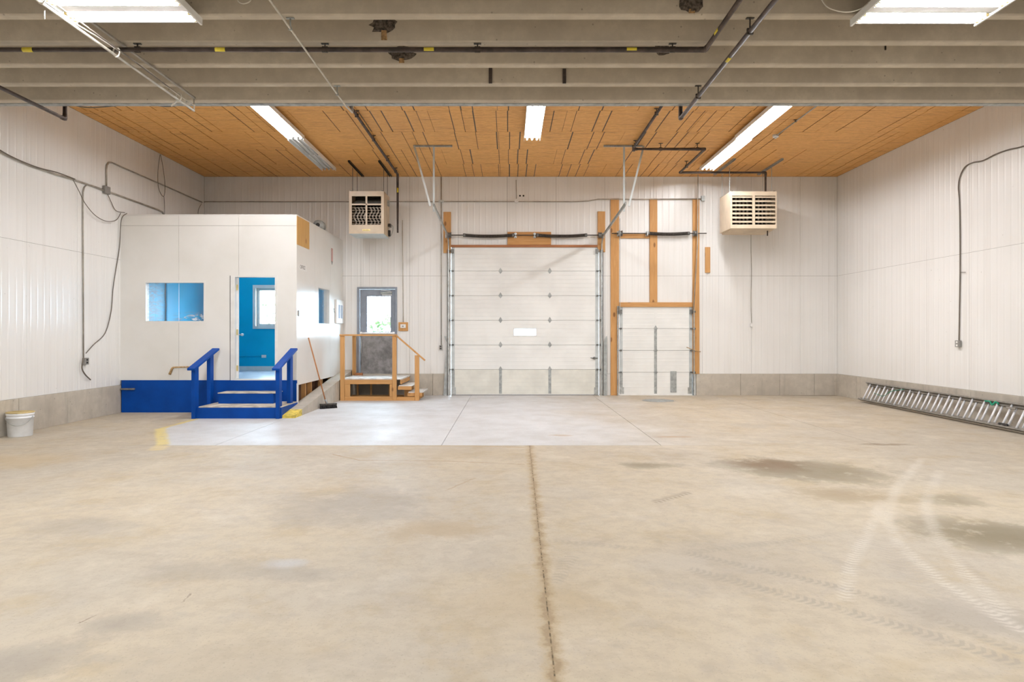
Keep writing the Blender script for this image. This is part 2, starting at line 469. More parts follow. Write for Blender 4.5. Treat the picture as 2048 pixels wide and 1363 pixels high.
class MB:
    def __init__(s):
        s.v, s.f, s.sm = [], [], []

    def face(s, idx, smooth=False):
        s.f.append(idx)
        s.sm.append(smooth)

    def box(s, x0, x1, y0, y1, z0, z1):
        b = len(s.v)
        s.v += [Vector((x, y, z)) for z in (z0, z1) for y in (y0, y1) for x in (x0, x1)]
        for q in ((0, 2, 3, 1), (4, 5, 7, 6), (0, 1, 5, 4), (2, 6, 7, 3), (0, 4, 6, 2), (1, 3, 7, 5)):
            s.face([b + i for i in q])
        return s

    def prism(s, pts, ext):
        """closed outline pts pushed along the vector ext"""
        b, n = len(s.v), len(pts)
        ext = Vector(ext)
        s.v += [Vector(q) for q in pts] + [Vector(q) + ext for q in pts]
        nrm = Vector((0, 0, 0))
        for i in range(n):
            nrm += Vector(pts[i]).cross(Vector(pts[(i + 1) % n]))
        flip = nrm.dot(ext) > 0
        a, c = list(range(b, b + n)), list(range(b + n, b + 2 * n))
        s.face(a[::-1] if flip else a)
        s.face(c if flip else c[::-1])
        for i in range(n):
            j = (i + 1) % n
            q = [b + i, b + j, b + n + j, b + n + i]
            s.face(q if flip else q[::-1])
        return s

    def beam(s, a, b, w, h, up=(0, 0, 1)):
        """rectangular bar from a to b, w across, h along up"""
        a, b = Vector(a), Vector(b)
        t = (b - a).normalized()
        u = Vector(up)
        u = (u - t * u.dot(t)).normalized()
        r = t.cross(u)
        o = [r * (w / 2) * i + u * (h / 2) * j for i, j in ((-1, -1), (1, -1), (1, 1), (-1, 1))]
        return s.prism([a + q for q in o], b - a)

    def tube(s, pts, r, n=8, cap=True, closed=False, smooth=True):
        pts = [Vector(q) for q in pts]
        pts = [q for i, q in enumerate(pts) if i == 0 or (q - pts[i - 1]).length > 1e-5]
        N = len(pts)
        b = len(s.v)
        up = None
        for i, q in enumerate(pts):
            t1 = (pts[(i + 1) % N] - q) if (i < N - 1 or closed) else (q - pts[i - 1])
            t0 = (q - pts[i - 1]) if (i > 0 or closed) else t1
            t0, t1 = t0.normalized(), t1.normalized()
            t = (t0 + t1)
            t = t.normalized() if t.length > 1e-4 else t1
            if up is None:
                up = Vector((0, 0, 1)) if abs(t.z) < 0.9 else Vector((1, 0, 0))
            up = (up - t * up.dot(t)).normalized()
            sd = t.cross(up)
            k = 1.0 / max(0.5, math.sqrt(max(0.0, (1 + t0.dot(t1)) / 2)))
            rr = r[i] if isinstance(r, (list, tuple)) else r
            for j in range(n):
                an = 2 * math.pi * j / n
                s.v.append(q + (sd * math.cos(an) + up * math.sin(an)) * rr * (k if 0 < i < N - 1 else 1))
        for i in range(N if closed else N - 1):
            for j in range(n):
                a0, a1 = b + i * n + j, b + i * n + (j + 1) % n
                i2 = (i + 1) % N
                b0, b1 = b + i2 * n + j, b + i2 * n + (j + 1) % n
                s.face([a0, a1, b1, b0], smooth)
        if cap and not closed:
            s.face([b + j for j in range(n)][::-1])
            s.face([b + (N - 1) * n + j for j in range(n)])
        return s

    def lathe(s, prof, c, n=24, axis='z'):
        b, c = len(s.v), Vector(c)
        for r, z in prof:
            for j in range(n):
                a = 2 * math.pi * j / n
                q = (r * math.cos(a), r * math.sin(a), z)
                if axis == 'y':
                    q = (q[0], q[2], q[1])
                if axis == 'x':
                    q = (q[2], q[0], q[1])
                s.v.append(c + Vector(q))
        for i in range(len(prof) - 1):
            for j in range(n):
                q = [b + i * n + j, b + i * n + (j + 1) % n, b + (i + 1) * n + (j + 1) % n, b + (i + 1) * n + j]
                s.face(q if axis != 'y' else q[::-1], True)
        s.face([b + j for j in range(n)][::-1])
        s.face([b + (len(prof) - 1) * n + j for j in range(n)])
        return s

    def quad(s, a, b, c, d):
        k = len(s.v)
        s.v += [Vector(q) for q in (a, b, c, d)]
        s.face([k, k + 1, k + 2, k + 3])
        return s

    def mesh(s, name, mat, origin=(0, 0, 0)):
        o = Vector(origin)
        me = bpy.data.meshes.new(name)
        me.from_pydata([tuple(q - o) for q in s.v], [], s.f)
        me.polygons.foreach_set('use_smooth', s.sm)
        me.materials.append(M[mat] if isinstance(mat, str) else mat)
        me.update()
        return me

    def build(s, name, mat, parent=None, bevel=0.0):
        if parent is not None:
            org = wloc(parent)
        else:
            xs = [q.x for q in s.v]; ys = [q.y for q in s.v]; zs = [q.z for q in s.v]
            org = Vector(((min(xs) + max(xs)) / 2, (min(ys) + max(ys)) / 2, min(zs)))
        o = bpy.data.objects.new(name, s.mesh(name, mat, org))
        COL.objects.link(o)
        if parent is not None:
            o.parent = parent
        else:
            o.location = org
        if bevel:
            bv = o.modifiers.new('bevel', 'BEVEL')
            bv.width = bevel
            bv.segments = 2
            bv.limit_method = 'ANGLE'
        return o


def tag(o, label, cat, group=None):
    o['label'] = label
    o['category'] = cat
    if group:
        o['group'] = group
    return o


def thing(name, label, cat, loc=(0, 0, 0), group=None):
    o = bpy.data.objects.new(name, None)
    o.empty_display_size = 0.1
    COL.objects.link(o)
    o.location = loc
    return tag(o, label, cat, group)


def struct(o):
    o['kind'] = 'structure'
    return o


def sempty(name):
    o = bpy.data.objects.new(name, None)
    o.empty_display_size = 0.1
    COL.objects.link(o)
    return struct(o)


def inst(mesh, name, parent, loc, rotz=0.0):
    o = bpy.data.objects.new(name, mesh)
    COL.objects.link(o)
    o.parent = parent
    o.location = Vector(loc) - (wloc(parent) if parent else Vector((0, 0, 0)))
    o.rotation_euler = (0, 0, rotz)
    return o


def smooth(pts, k=6):
    pts = [Vector(q) for q in pts]
    out = []
    for i in range(len(pts) - 1):
        p0, p1, p2, p3 = pts[max(i - 1, 0)], pts[i], pts[i + 1], pts[min(i + 2, len(pts) - 1)]
        for j in range(k):
            t = j / k
            out.append(0.5 * ((2 * p1) + (p2 - p0) * t + (2 * p0 - 5 * p1 + 4 * p2 - p3) * t * t + (3 * p1 - p0 - 3 * p2 + p3) * t ** 3))
    return out + [pts[-1]]


def minus(z0, z1, cuts):
    iv = [(z0, z1)]
    for a, b in cuts:
        nx = []
        for p, q in iv:
            if b <= p or a >= q:
                nx.append((p, q))
            else:
                if a > p: nx.append((p, a))
                if b < q: nx.append((b, q))
        iv = nx
    return [(a, b) for a, b in iv if b - a > 1e-4]


def rect_cells(u0, u1, z0, z1, opens):
    us = sorted({u0, u1, *[q for o in opens for q in o[:2] if u0 < q < u1]})
    for a, b in zip(us[:-1], us[1:]):
        mid = (a + b) / 2
        for p, q in minus(z0, z1, [(o[2], o[3]) for o in opens if o[0] < mid < o[1]]):
            yield a, b, p, q


SHEETS = {}


def sheet(parent, name, mat, u0, u1, z0, z1, place, opens=(), pitch=0.1525, depth=0.0035, thick=0.010):
    """one wall sheet in local (u, -depth, z); ribbed when pitch is set; place(u) -> (world loc, rotz)"""
    opens = [o for o in opens if o[0] < u1 and o[1] > u0 and o[2] < z1 and o[3] > z0]
    key = None if opens else (mat, round(u1 - u0, 3), round(z1 - z0, 3), pitch)
    loc, rz = place(u0, z0)
    if key in SHEETS:
        return inst(SHEETS[key], name, parent, loc, rz)
    g = 0.0025
    w = u1 - u0
    prof = [(g, 0.0)]
    if pitch:
        k = pitch / 2
        while k < w - 0.03:
            prof += [(k - 0.026, 0.0), (k - 0.006, depth), (k + 0.006, depth), (k + 0.026, 0.0)]
            k += pitch
    prof.append((w - g, 0.0))
    cuts = sorted({o[i] - u0 for o in opens for i in (0, 1) if g < o[i] - u0 < w - g})

    def dep(u):
        for (a, da), (b, db) in zip(prof[:-1], prof[1:]):
            if a <= u <= b:
                return da + (db - da) * (u - a) / max(b - a, 1e-6)
        return 0.0
    us = sorted({*[q[0] for q in prof], *cuts})
    mb = MB()
    for a, b in zip(us[:-1], us[1:]):
        mid = u0 + (a + b) / 2
        da, db = dep(a) + thick, dep(b) + thick
        for p, q in minus(z0 + g, z1 - g, [(o[2], o[3]) for o in opens if o[0] < mid < o[1]]):
            p, q = p - z0, q - z0
            mb.quad((a, -da, p), (b, -db, p), (b, -db, q), (a, -da, q))
            mb.quad((a, -da, q), (b, -db, q), (b, 0, q), (a, 0, q))
            mb.quad((a, 0, p), (b, 0, p), (b, -db, p), (a, -da, p))
    h = z1 - z0
    mb.quad((g, 0, g), (g, -thick, g), (g, -thick, h - g), (g, 0, h - g))
    mb.quad((w - g, -thick, g), (w - g, 0, g), (w - g, 0, h - g), (w - g, -thick, h - g))
    me = mb.mesh(name, mat)
    if key:
        SHEETS[key] = me
    return inst(me, name, parent, loc, rz)


# ================================================================== STRUCTURE
# ---- floor: slabs with open joints over a dark bed
fl = MB().box(XL - 0.3, XR + 0.3, YR - 0.3, YB + 0.25, -0.25, -0.02).build('floor', 'jointsand')
MB().box(0.0, 0.4, YR, 9.09, -0.0199, -0.0015).build('joint_filler', 'jointsand', fl)
struct(fl)


def slab(x0, x1, y0, y1, g=0.004):
    MB().box(x0 + g, x1 - g, y0 + g, y1 - g, -0.02, 0.0).build('floor_slab', 'floor_new', fl)


xs = [XL - 0.05, -4.0, -0.915, 2.08, 5.05, XR + 0.05]
for a, b in zip(xs[:-1], xs[1:]):
    slab(a, b, 9.1, YB + 0.2)
# the older slab, split by the long slanting joint
for mt, pts in zip(('floor_west', 'floor_east'), ([(XL - .05, YR), (0.165 + .0135 * YR - .004, YR), (0.165 + .0135 * 9.095 - .004, 9.095), (XL - .05, 9.095)],
            [(0.165 + .0135 * YR + .004, YR), (XR + .05, YR), (XR + .05, 9.095), (0.165 + .0135 * 9.095 + .004, 9.095)])):
    MB().prism([(x, y, -0.02) for x, y in pts], (0, 0, 0.02)).build('floor_slab', mt, fl)

# ---- back wall
D1 = (-3.74, -2.75, 0.51, 2.673)          # steel door with glass
D2 = (-1.425, 2.240, 0.0, 3.685)          # large sectional door
D3 = (2.725, 4.556, 0.0, 2.195)           # small sectional door
W2 = (-6.26, -5.20, 1.68, 2.68)           # office outside window
OPB = [D1, D2, D3, W2]
mb = MB()
for a, b, p, q in rect_cells(XL - 0.2, XR + 0.2, -0.2, ZC + 0.3, OPB):
    mb.box(a, b, YB + 0.010, YB + 0.22, p, q)
wall_back = struct(mb.build('wall_back', 'seam'))
pb = lambda u, z: ((u, YB + 0.010, z), 0.0)
ZS = 2.95
usx = [XL] + [x for x in (-0.03 + 1.2065 * k for k in range(-7, 8)) if XL + 0.1 < x < XR - 0.1] + [XR]
for a, b in zip(usx[:-1], usx[1:]):
    for z0, z1 in ((ZBASE, ZS), (ZS, ZC)):
        if not (b < -4.3 and z1 <= ZS):
            sheet(wall_back, 'wall_panel', 'sheet', a, b, z0, z1, pb, OPB)
# the flush strip between the two sectional doors and beside them, down to the floor
for a, b in ((-1.55, D2[0]), (D2[1], D3[0]), (D3[1], 4.63)):
    sheet(wall_back, 'wall_panel', 'sheet', a, b, 0.0, ZBASE, pb, (), pitch=0)
# ---- side walls
for side, x, rz in (('left', XL, math.pi / 2), ('right', XR, -math.pi / 2)):
    s = -1 if side == 'left' else 1
    wl = struct(MB().box(*sorted((x + s * 0.010, x + s * 0.22)), YR - 0.2, YB + 0.2, -0.2, ZC + 0.3).build('wall_' + side, 'seam'))
    j0 = 12.85 if side == 'left' else 12.97
    dj = 1.22 if side == 'left' else 1.2
    ys = [YR] + [y for y in (j0 + dj * k for k in range(-16, 5)) if YR + 0.1 < y < YB - 0.05] + [YB]
    for a, b in zip(ys[:-1], ys[1:]):
        for z0, z1 in ((ZBASE, ZS), (ZS, ZC)):
            if side == 'left' and a > YO and z1 <= ZS:
                continue
            if side == 'left':
                sheet(wl, 'wall_panel', 'sheet', a, b, z0, z1, lambda u, z: ((XL - 0.010, u, z), math.pi / 2))
            else:
                sheet(wl, 'wall_panel', 'sheet', -b, -a, z0, z1, lambda u, z: ((XR + 0.010, -u, z), -math.pi / 2))
wr = struct(MB().box(XL - 0.2, XR + 0.2, YR - 0.2, YR, -0.2, ZC + 0.3).build('wall_rear', 'sheet'))

# ---- poured stem wall, in lifts with open joints
def stem(name, axis, fixed, s, u0, u1, step, skip=None):
    o = sempty(name)
    u = u0
    while u < u1 - 0.02:
        v = min(u + step * random.uniform(0.85, 1.15), u1)
        if u1 - v < 0.3:
            v = u1
        p = 0.030 + random.uniform(-0.003, 0.003)
        g = 0.003
        if axis == 'x':
            MB().box(u + g, v - g, fixed - p, fixed + 0.01, 0, ZBASE).build('concrete_section', 'base', o, 0.004)
        else:
            MB().box(*sorted((fixed - s * 0.01, fixed + s * p)), u + g, v - g, 0, ZBASE).build('concrete_section', 'base', o, 0.004)
        u = v
    return o


stem('baseboard_left', 'y', XL, 1, YR, YO - 0.02, 1.2)
stem('baseboard_right', 'y', XR, -1, YR, YB - 0.03, 1.2)
stem('baseboard_back', 'x', YB, 0, XO, -1.55, 1.2)
stem('baseboard_back', 'x', YB, 0, 4.63, XR, 1.0)

# ---- strand board ceiling over the far bay: 1.22 x 2.44 sheets, grooved
ceil = struct(MB().box(XL - 0.1, XR + 0.1, 9.2, YB + 0.1, ZC + 0.012, ZC + 0.25).build('ceiling', 'seam'))
rnd_c = random.Random(11)
NCOL = int((XR - XL) / 0.203) + 1
col_vis = [rnd_c.choice((0.12, 0.45, 0.85, 0.95)) for _ in range(NCOL + 2)]


def osb_mesh(x0, wd, dp, row):
    """one sheet with the long grooves that show on it left open"""
    rnd = random.Random(row * 101 + int(x0 * 13) + 400)
    off = rnd.uniform(-0.03, 0.03)
    gx = []
    for k in range(1, NCOL):
        x = XL + 0.203 * k + off - x0
        if 0.03 < x < wd - 0.03 and rnd.random() < col_vis[k]:
            gx.append((x, rnd.choice((0.006, 0.009, 0.012))))
    e = [0.003] + [q for x, h in gx for q in (x - h, x + h)] + [wd - 0.003]
    mb = MB()
    for a, b in zip(e[0::2], e[1::2]):
        mb.box(a, b, 0.002, dp - 0.002, 0, 0.011)
    return mb.mesh('ceiling_sheet', 'osb')


for r in range(6):
    y0 = YB - 1.22 * (r + 1)
    x = XL - (1.22 if r % 2 else 0.0)
    while x < XR:
        a, b = max(x, XL), min(x + 2.44, XR)
        if b - a > 0.05:
            inst(osb_mesh(a, b - a, 1.22, r), 'ceiling_sheet', ceil, (a, y0, ZC))
        x += 2.44

# ---- ribbed concrete roof over the near bay
deck = struct(MB().box(XL - 0.1, XR + 0.1, YR - 0.1, YLAST + 0.2, ZB + 0.33, ZB + 0.55).build('concrete_ceiling', 'beam'))
L = XR - XL + 0.1
prof = [(-0.02, 0.33), (-0.02, 0.30), (0.0, 0.012), (0.012, 0.0), (0.103, 0.0), (0.115, 0.012), (0.135, 0.30), (0.135, 0.33)]
rib = MB().prism([(0, y, z) for y, z in prof], (L, 0, 0)).mesh('beam', 'beam')
for k in range(23):
    inst(rib, 'beam', deck, (XL - 0.05, YLAST - k * SP, ZB))
struct(MB().box(XL - 0.05, XR + 0.05, YLAST + 0.14, YLAST + 0.22, ZB + 0.02, ZC + 0.2).build('wall_fascia', 'seam'))
struct(MB().box(XL - 0.05, XR + 0.05, YLAST + 0.118, YLAST + 0.215, ZB - 0.004, ZB + 0.02).build('trim_1', 'galvdull'))

# broken patches on the rib faces
def spall(px, py, w, h, seed, streak=False):
    k = min(range(12), key=lambda i: abs((VY - (ZB - H) * F / (YLAST - i * SP)) - py - 28) if VY - (ZB - H) * F / (YLAST - i * SP) > py - 2 else 1e9)
    y = YLAST - k * SP
    c = P(px, py, y)
    sl = 0.02 / 0.288
    yy = lambda z: y - sl * max(z - ZB - 0.012, 0)
    rnd = random.Random(seed)
    mb = MB()
    n = 18
    rim, mid = [], []
    for i in range(n):
        a = 2 * math.pi * i / n
        q = rnd.uniform(0.75, 1.15)
        x, z = c.x + w / 2 * q * math.cos(a), c.z + h / 2 * q * math.sin(a)
        z = min(max(z, ZB + 0.02), ZB + 0.31)
        rim.append(Vector((x, yy(z) - 0.001, z)))
        x, z = c.x + w / 2 * q * 0.6 * math.cos(a), c.z + h / 2 * q * 0.6 * math.sin(a)
        z = min(max(z, ZB + 0.03), ZB + 0.30)
        mid.append(Vector((x, yy(z) - rnd.uniform(0.004, 0.016), z)))
    zc = min(max(c.z, ZB + 0.03), ZB + 0.30)
    mb.v = rim + mid + [Vector((c.x, yy(zc) - 0.004, zc))]
    for i in range(n):
        j = (i + 1) % n
        mb.face([i, j, n + j, n + i])
        mb.face([n + i, n + j, 2 * n])
    mb.build('spalled_patch', 'spall', deck)
    if streak:
        z1 = c.z - h * 0.3
        MB().quad((c.x - 0.03, yy(ZB + .015) - 0.002, ZB + 0.015), (c.x + 0.035, yy(ZB + .015) - 0.002, ZB + 0.015), (c.x + 0.03, yy(z1) - 0.012, z1), (c.x - 0.025, yy(z1) - 0.012, z1)).build('rust_streak', 'rust', deck)


spall(768, 51, 0.30, 0.20, 1, True)
spall(803, 108, 0.32, 0.18, 2, True)
spall(1383, 8, 0.26, 0.18, 3, True)
spall(1325, 98, 0.18, 0.16, 4)
for i, (px, y0, y1) in enumerate(((981, 136, 171), (1128.5, 138, 173))):
    y = YLAST - SP - 0.012
    a, b = P(px, y0, y), P(px, y1, y)
    tag(MB().box(a.x - 0.022, a.x + 0.022, y - 0.012, y + 0.006, ZB - 0.002, a.z).build('steel_strap', 'pipe'),
        ('short dark steel strap on the concrete rib closer to the grid-faced heater', 'short dark steel strap on the concrete rib closer to the louvred heater')[i], 'strap', 'straps on the concrete rib')

# ---- office: a raised box room
ZF = 0.62
W1 = (-7.05, -5.87, 1.735, 2.535)
DO = (-5.38, -4.47, ZF, 2.645)
mb = MB()
for a, b, p, q in rect_cells(XL, XO - 0.009, ZF - 0.06, ZO, [W1, DO]):
    mb.box(a, b, YO + 0.009, YO + 0.11, p, q)
wof = struct(mb.build('wall_office_front', 'seam'))
pf = lambda u, z: ((u, YO + 0.009, z), 0.0)
for a, b, p, q in ((XL, -6.38, 3.61, ZO), (-6.38, -5.22, 3.61, ZO), (-5.22, XO, 3.61, ZO), (XL, -6.38, ZF, 3.61), (-6.38, -5.22, ZF, 3.61), (-5.22, XO, ZF, 3.61)):
    sheet(wof, 'wall_panel', 'office', a, b, p, q, pf, [W1, DO], pitch=0, thick=0.009)
# blue lining of the front wall
mb = MB()
for a, b, p, q in rect_cells(XL + 0.08, XO - 0.11, ZF, ZO - 0.35, [W1, DO]):
    mb.box(a, b, YO + 0.11, YO + 0.12, p, q)
mb.build('wall_lining', 'cyan', wof)
W3 = (14.38, 15.30, 1.72, 2.535)
mb = MB()
for a, b, p, q in rect_cells(YO + 0.11, YB - 0.005, 0.52, ZO, [W3]):
    mb.box(XO - 0.11, XO - 0.008, a, b, p, q)
wos = struct(mb.build('wall_office_side', 'seam'))
for a, b in ((YO, 14.14), (14.14, 15.36), (15.36, YB - 0.005)):
    sheet(wos, 'wall_panel', 'office', a, b, 0.52, ZO, lambda u, z: ((XO - 0.008, u, z), math.pi / 2), [W3], pitch=0, thick=0.008)
mb = MB()
for a, b, p, q in rect_cells(YO + 0.12, YB - 0.03, ZF, ZO - 0.35, [W3]):
    mb.box(XO - 0.12, XO - 0.11, a, b, p, q)
mb.build('wall_lining', 'cyan', wos)
struct(MB().box(XL + 0.002, XL + 0.08, YO + 0.12, YB - 0.03, ZF, ZO - 0.35).build('wall_office_inner', 'cyan'))
mb = MB()
for a, b, p, q in rect_cells(XL + 0.08, XO - 0.12, ZF, ZO - 0.35, [W2]):
    mb.box(a, b, YB - 0.04, YB - 0.005, p, q)
struct(mb.build('wall_office_back', 'cyan'))
struct(MB().box(XL + 0.002, XO - 0.12, YO + 0.12, YB - 0.005, ZF - 0.10, ZF).build('floor_office', 'floorwhite'))
struct(MB().box(XL + 0.002, XO - 0.12, YO + 0.12, YB - 0.005, ZO - 0.35, ZO - 0.30).build('ceiling_office', 'white'))
struct(MB().box(XL + 0.01, XO, YO + 0.005, YB - 0.005, ZO, ZO + 0.02).build('roof_office', 'office'))
struct(MB().box(XL + 0.08, XO - 0.12, YB - 0.052, YB - 0.04, ZF, ZF + 0.10).build('baseboard_office', 'white'))
# blue skirting in front of the crawl space, brown boards and studs at its side
struct(MB().box(XL + 0.035, XO + 0.005, YO - 0.02, YO + 0.02, 0.0, ZF).build('trim_2', 'blue'))
struct(MB().box(XO + 0.005, XO + 0.03, YO - 0.02, YO + 0.02, 0.0, ZF - 0.06).build('trim_3', 'white'))
crawl = struct(MB().box(XO - 0.25, XO - 0.22, YO + 0.1, YB, 0.0, 0.52).build('wall_crawl_space', 'brown'))
for y in (13.6, 14.0, 14.8, 15.6):
    MB().box(XO - 0.12, XO - 0.03, y - 0.02, y + 0.02, 0.0, 0.52).build('stud', 'wood_z', crawl)
# sloping concrete kerb beside the office
kerb = sempty('curb_wall')
kx0, kx1 = XO - 0.02, XO + 0.25
kz = lambda y: 0.055 + (y - 12.0) * 0.128
MB().prism([(kx0, 12.45, 0), (kx0, YB, 0), (kx0, YB, kz(YB)), (kx0, 12.45, kz(12.45))], (kx1 - kx0, 0, 0)).build('concrete_wedge', 'base', kerb)
MB().prism([(kx0 + .04, 12.02, 0), (kx0 + .04, 12.448, 0), (kx0 + .04, 12.448, kz(12.448)), (kx0 + .04, 12.02, kz(12.02) - 0.01)], (kx1 - kx0 - .04, 0, 0)).build('painted_nose', 'yellowpaint', kerb)

# ---- windows
def window_y(name, x0, x1, z0, z1, y, fw, fd, mat, glass='glass', mull=False, y_glass=None):
    o = sempty(name)
    for q in ((x0, x0 + fw, z0, z1), (x1 - fw, x1, z0, z1), (x0 + fw, x1 - fw, z0, z0 + fw), (x0 + fw, x1 - fw, z1 - fw, z1)):
        MB().box(q[0], q[1], y, y + fd, q[2], q[3]).build('window_frame', mat, o)
    yg = y + fd / 2 if y_glass is None else y_glass
    if mull:
        MB().box((x0 + x1) / 2 - 0.02, (x0 + x1) / 2 + 0.02, y, y + fd, z0 + fw, z1 - fw).build('mullion', mat, o)
    MB().box(x0 + fw, x1 - fw, yg, yg + 0.004, z0 + fw, z1 - fw).build('pane', glass, o)
    return o


window_y('window_1', W1[0], W1[1], W1[2], W1[3], YO - 0.004, 0.03, 0.12, 'office', 'smearsheen', y_glass=YO + 0.05)
window_y('window_2', W2[0] - 0.04, W2[1] + 0.04, W2[2] - 0.04, W2[3] + 0.04, YB - 0.06, 0.07, 0.05, 'white', 'glass', y_glass=YB + 0.15)
w2 = bpy.data.objects['window_2']
for q in ((W2[0], W2[0] + .09, W2[2], W2[3]), (W2[1] - .09, W2[1], W2[2], W2[3]), (W2[0] + .09, W2[1] - .09, W2[2], W2[2] + .09), (W2[0] + .09, W2[1] - .09, W2[3] - .09, W2[3])):
    MB().box(q[0], q[1], YB + 0.06, YB + 0.20, q[2], q[3]).build('sash', 'white', w2)
w3 = sempty('window_3')
for q in ((W3[0], W3[0] + .025, W3[2], W3[3]), (W3[1] - .025, W3[1], W3[2], W3[3]), (W3[0] + .025, W3[1] - .025, W3[2], W3[2] + .025), (W3[0] + .025, W3[1] - .025, W3[3] - .025, W3[3])):
    MB().box(XO - 0.12, XO + 0.003, q[0], q[1], q[2], q[3]).build('window_frame', 'office', w3)
MB().box(XO - 0.07, XO - 0.066, W3[0] + .025, W3[1] - .025, W3[2] + .025, W3[3] - .025).build('pane', 'glass', w3)

# ---- office door: frame, leaf swung inwards, hinges and knob
d4 = sempty('door_4')
for x0, x1 in ((DO[0], DO[0] + 0.085), (DO[1] - 0.05, DO[1])):
    MB().box(x0, x1, YO - 0.006, YO + 0.12, ZF, DO[3]).build('door_jamb', 'white', d4)
MB().box(DO[0] + .085, DO[1] - .05, YO - 0.006, YO + 0.12, DO[3] - 0.03, DO[3]).build('door_head', 'white', d4)
MB().box(DO[0] - .012, DO[0], YO - 0.004, YO + 0.01, ZF, DO[3]).build('jamb_gap', 'black', d4)
MB().box(DO[0] + .085, DO[1] - .05, YO - 0.02, YO + 0.12, ZF, ZF + 0.025).build('threshold', 'office', d4)
an = math.radians(112.5)
hp = Vector((DO[0] + 0.085, YO + 0.075, 0))
dv = Vector((math.cos(an), math.sin(an), 0))
nv = Vector((dv.y, -dv.x, 0))
zz = Vector((0, 0, ZF + 0.03))
leaf = MB().prism([hp + zz, hp + zz + dv * 0.77, hp + zz + dv * 0.77 + nv * 0.042, hp + zz + nv * 0.042], (0, 0, 1.96)).build('door_leaf', 'white', d4)
for z in (0.85, 1.55, 2.42):
    MB().box(hp.x + 0.004, hp.x + 0.032, hp.y - 0.012, hp.y - 0.004, z - 0.055, z + 0.055).build('hinge', 'brass', d4)
kp = hp + dv * 0.70 + nv * 0.042
mb = MB().tube([kp + Vector((0, 0, 1.50)), kp + nv * 0.04 + Vector((0, 0, 1.50))], 0.012, 8)
mb.tube([kp + nv * 0.04 + Vector((0, 0, 1.50)), kp + nv * 0.055 + Vector((0, 0, 1.50)), kp + nv * 0.085 + Vector((0, 0, 1.50)), kp + nv * 0.10 + Vector((0, 0, 1.50))], [0.014, 0.028, 0.028, 0.014], 12)
mb.build('door_knob', 'alu', leaf)

# ---- steel exit door
d1 = sempty('door_1')
for q in ((D1[0], D1[0] + .06, D1[2], D1[3]), (D1[1] - .05, D1[1], D1[2], D1[3]), (D1[0] + .06, D1[1] - .05, D1[3] - .05, D1[3])):
    MB().box(q[0], q[1], YB - 0.025, YB + 0.12, q[2], q[3]).build('door_frame', 'doorgrey', d1, 0.004)
lx0, lx1 = D1[0] + 0.065, D1[1] - 0.055
gx0, gx1, gz0, gz1 = -3.504, -2.917, 1.57, 2.447
mb = MB()
for a, b, p, q in rect_cells(lx0, lx1, D1[2] + 0.01, D1[3] - 0.055, [(gx0, gx1, gz0, gz1)]):
    mb.box(a, b, YB + 0.03, YB + 0.075, p, q)
lf = mb.build('door_leaf', 'doorgrey', d1)
MB().box(gx0, gx1, YB + 0.05, YB + 0.056, gz0, gz1).build('pane', 'glass', lf)
for q in ((gx0 - .02, gx0 + .005, gz0 - .02, gz1 + .02), (gx1 - .005, gx1 + .02, gz0 - .02, gz1 + .02), (gx0 + .005, gx1 - .005, gz0 - .02, gz0 + .005), (gx0 + .005, gx1 - .005, gz1 - .005, gz1 + .02)):
    MB().box(q[0], q[1], YB + 0.022, YB + 0.03, q[2], q[3]).build('glazing_bead', 'doorgrey', lf)
MB().box(lx0 + .02, lx1, YB + 0.018, YB + 0.03, D1[2] + 0.02, 1.50).build('kick_plate', 'kick', lf)
bar = MB().beam((lx0 + 0.02, YB - 0.03, 1.535), (lx1 - 0.0, YB - 0.03, 1.535), 0.035, 0.04).build('push_bar', 'alu', lf, 0.005)
for x in (lx0 + 0.03, lx1 - 0.03):
    MB().box(x - 0.025, x + 0.025, YB - 0.04, YB + 0.03, 1.51, 1.57).build('bar_bracket', 'alu', bar)
MB().tube([(lx0 + .03, YB + 0.0, 0.75), (lx0 + .03, YB + 0.0, 1.51)], 0.012, 8).build('latch_rod', 'galv', lf)
cl = MB().box(-3.16, -2.88, YB - 0.03, YB + 0.03, 2.505, 2.56).build('door_closer', 'galvdull', lf, 0.006)
mb = MB().beam((-2.92, YB - 0.01, 2.575), (-3.12, YB - 0.14, 2.585), 0.03, 0.008)
mb.beam((-3.12, YB - 0.14, 2.59), (-3.30, YB - 0.02, 2.60), 0.03, 0.008).build('closer_arm', 'alu', cl)
MB().box(-3.13, -2.89, YB + 0.026, YB + 0.03, 2.465, 2.495).build('sticker', 'paper', lf)


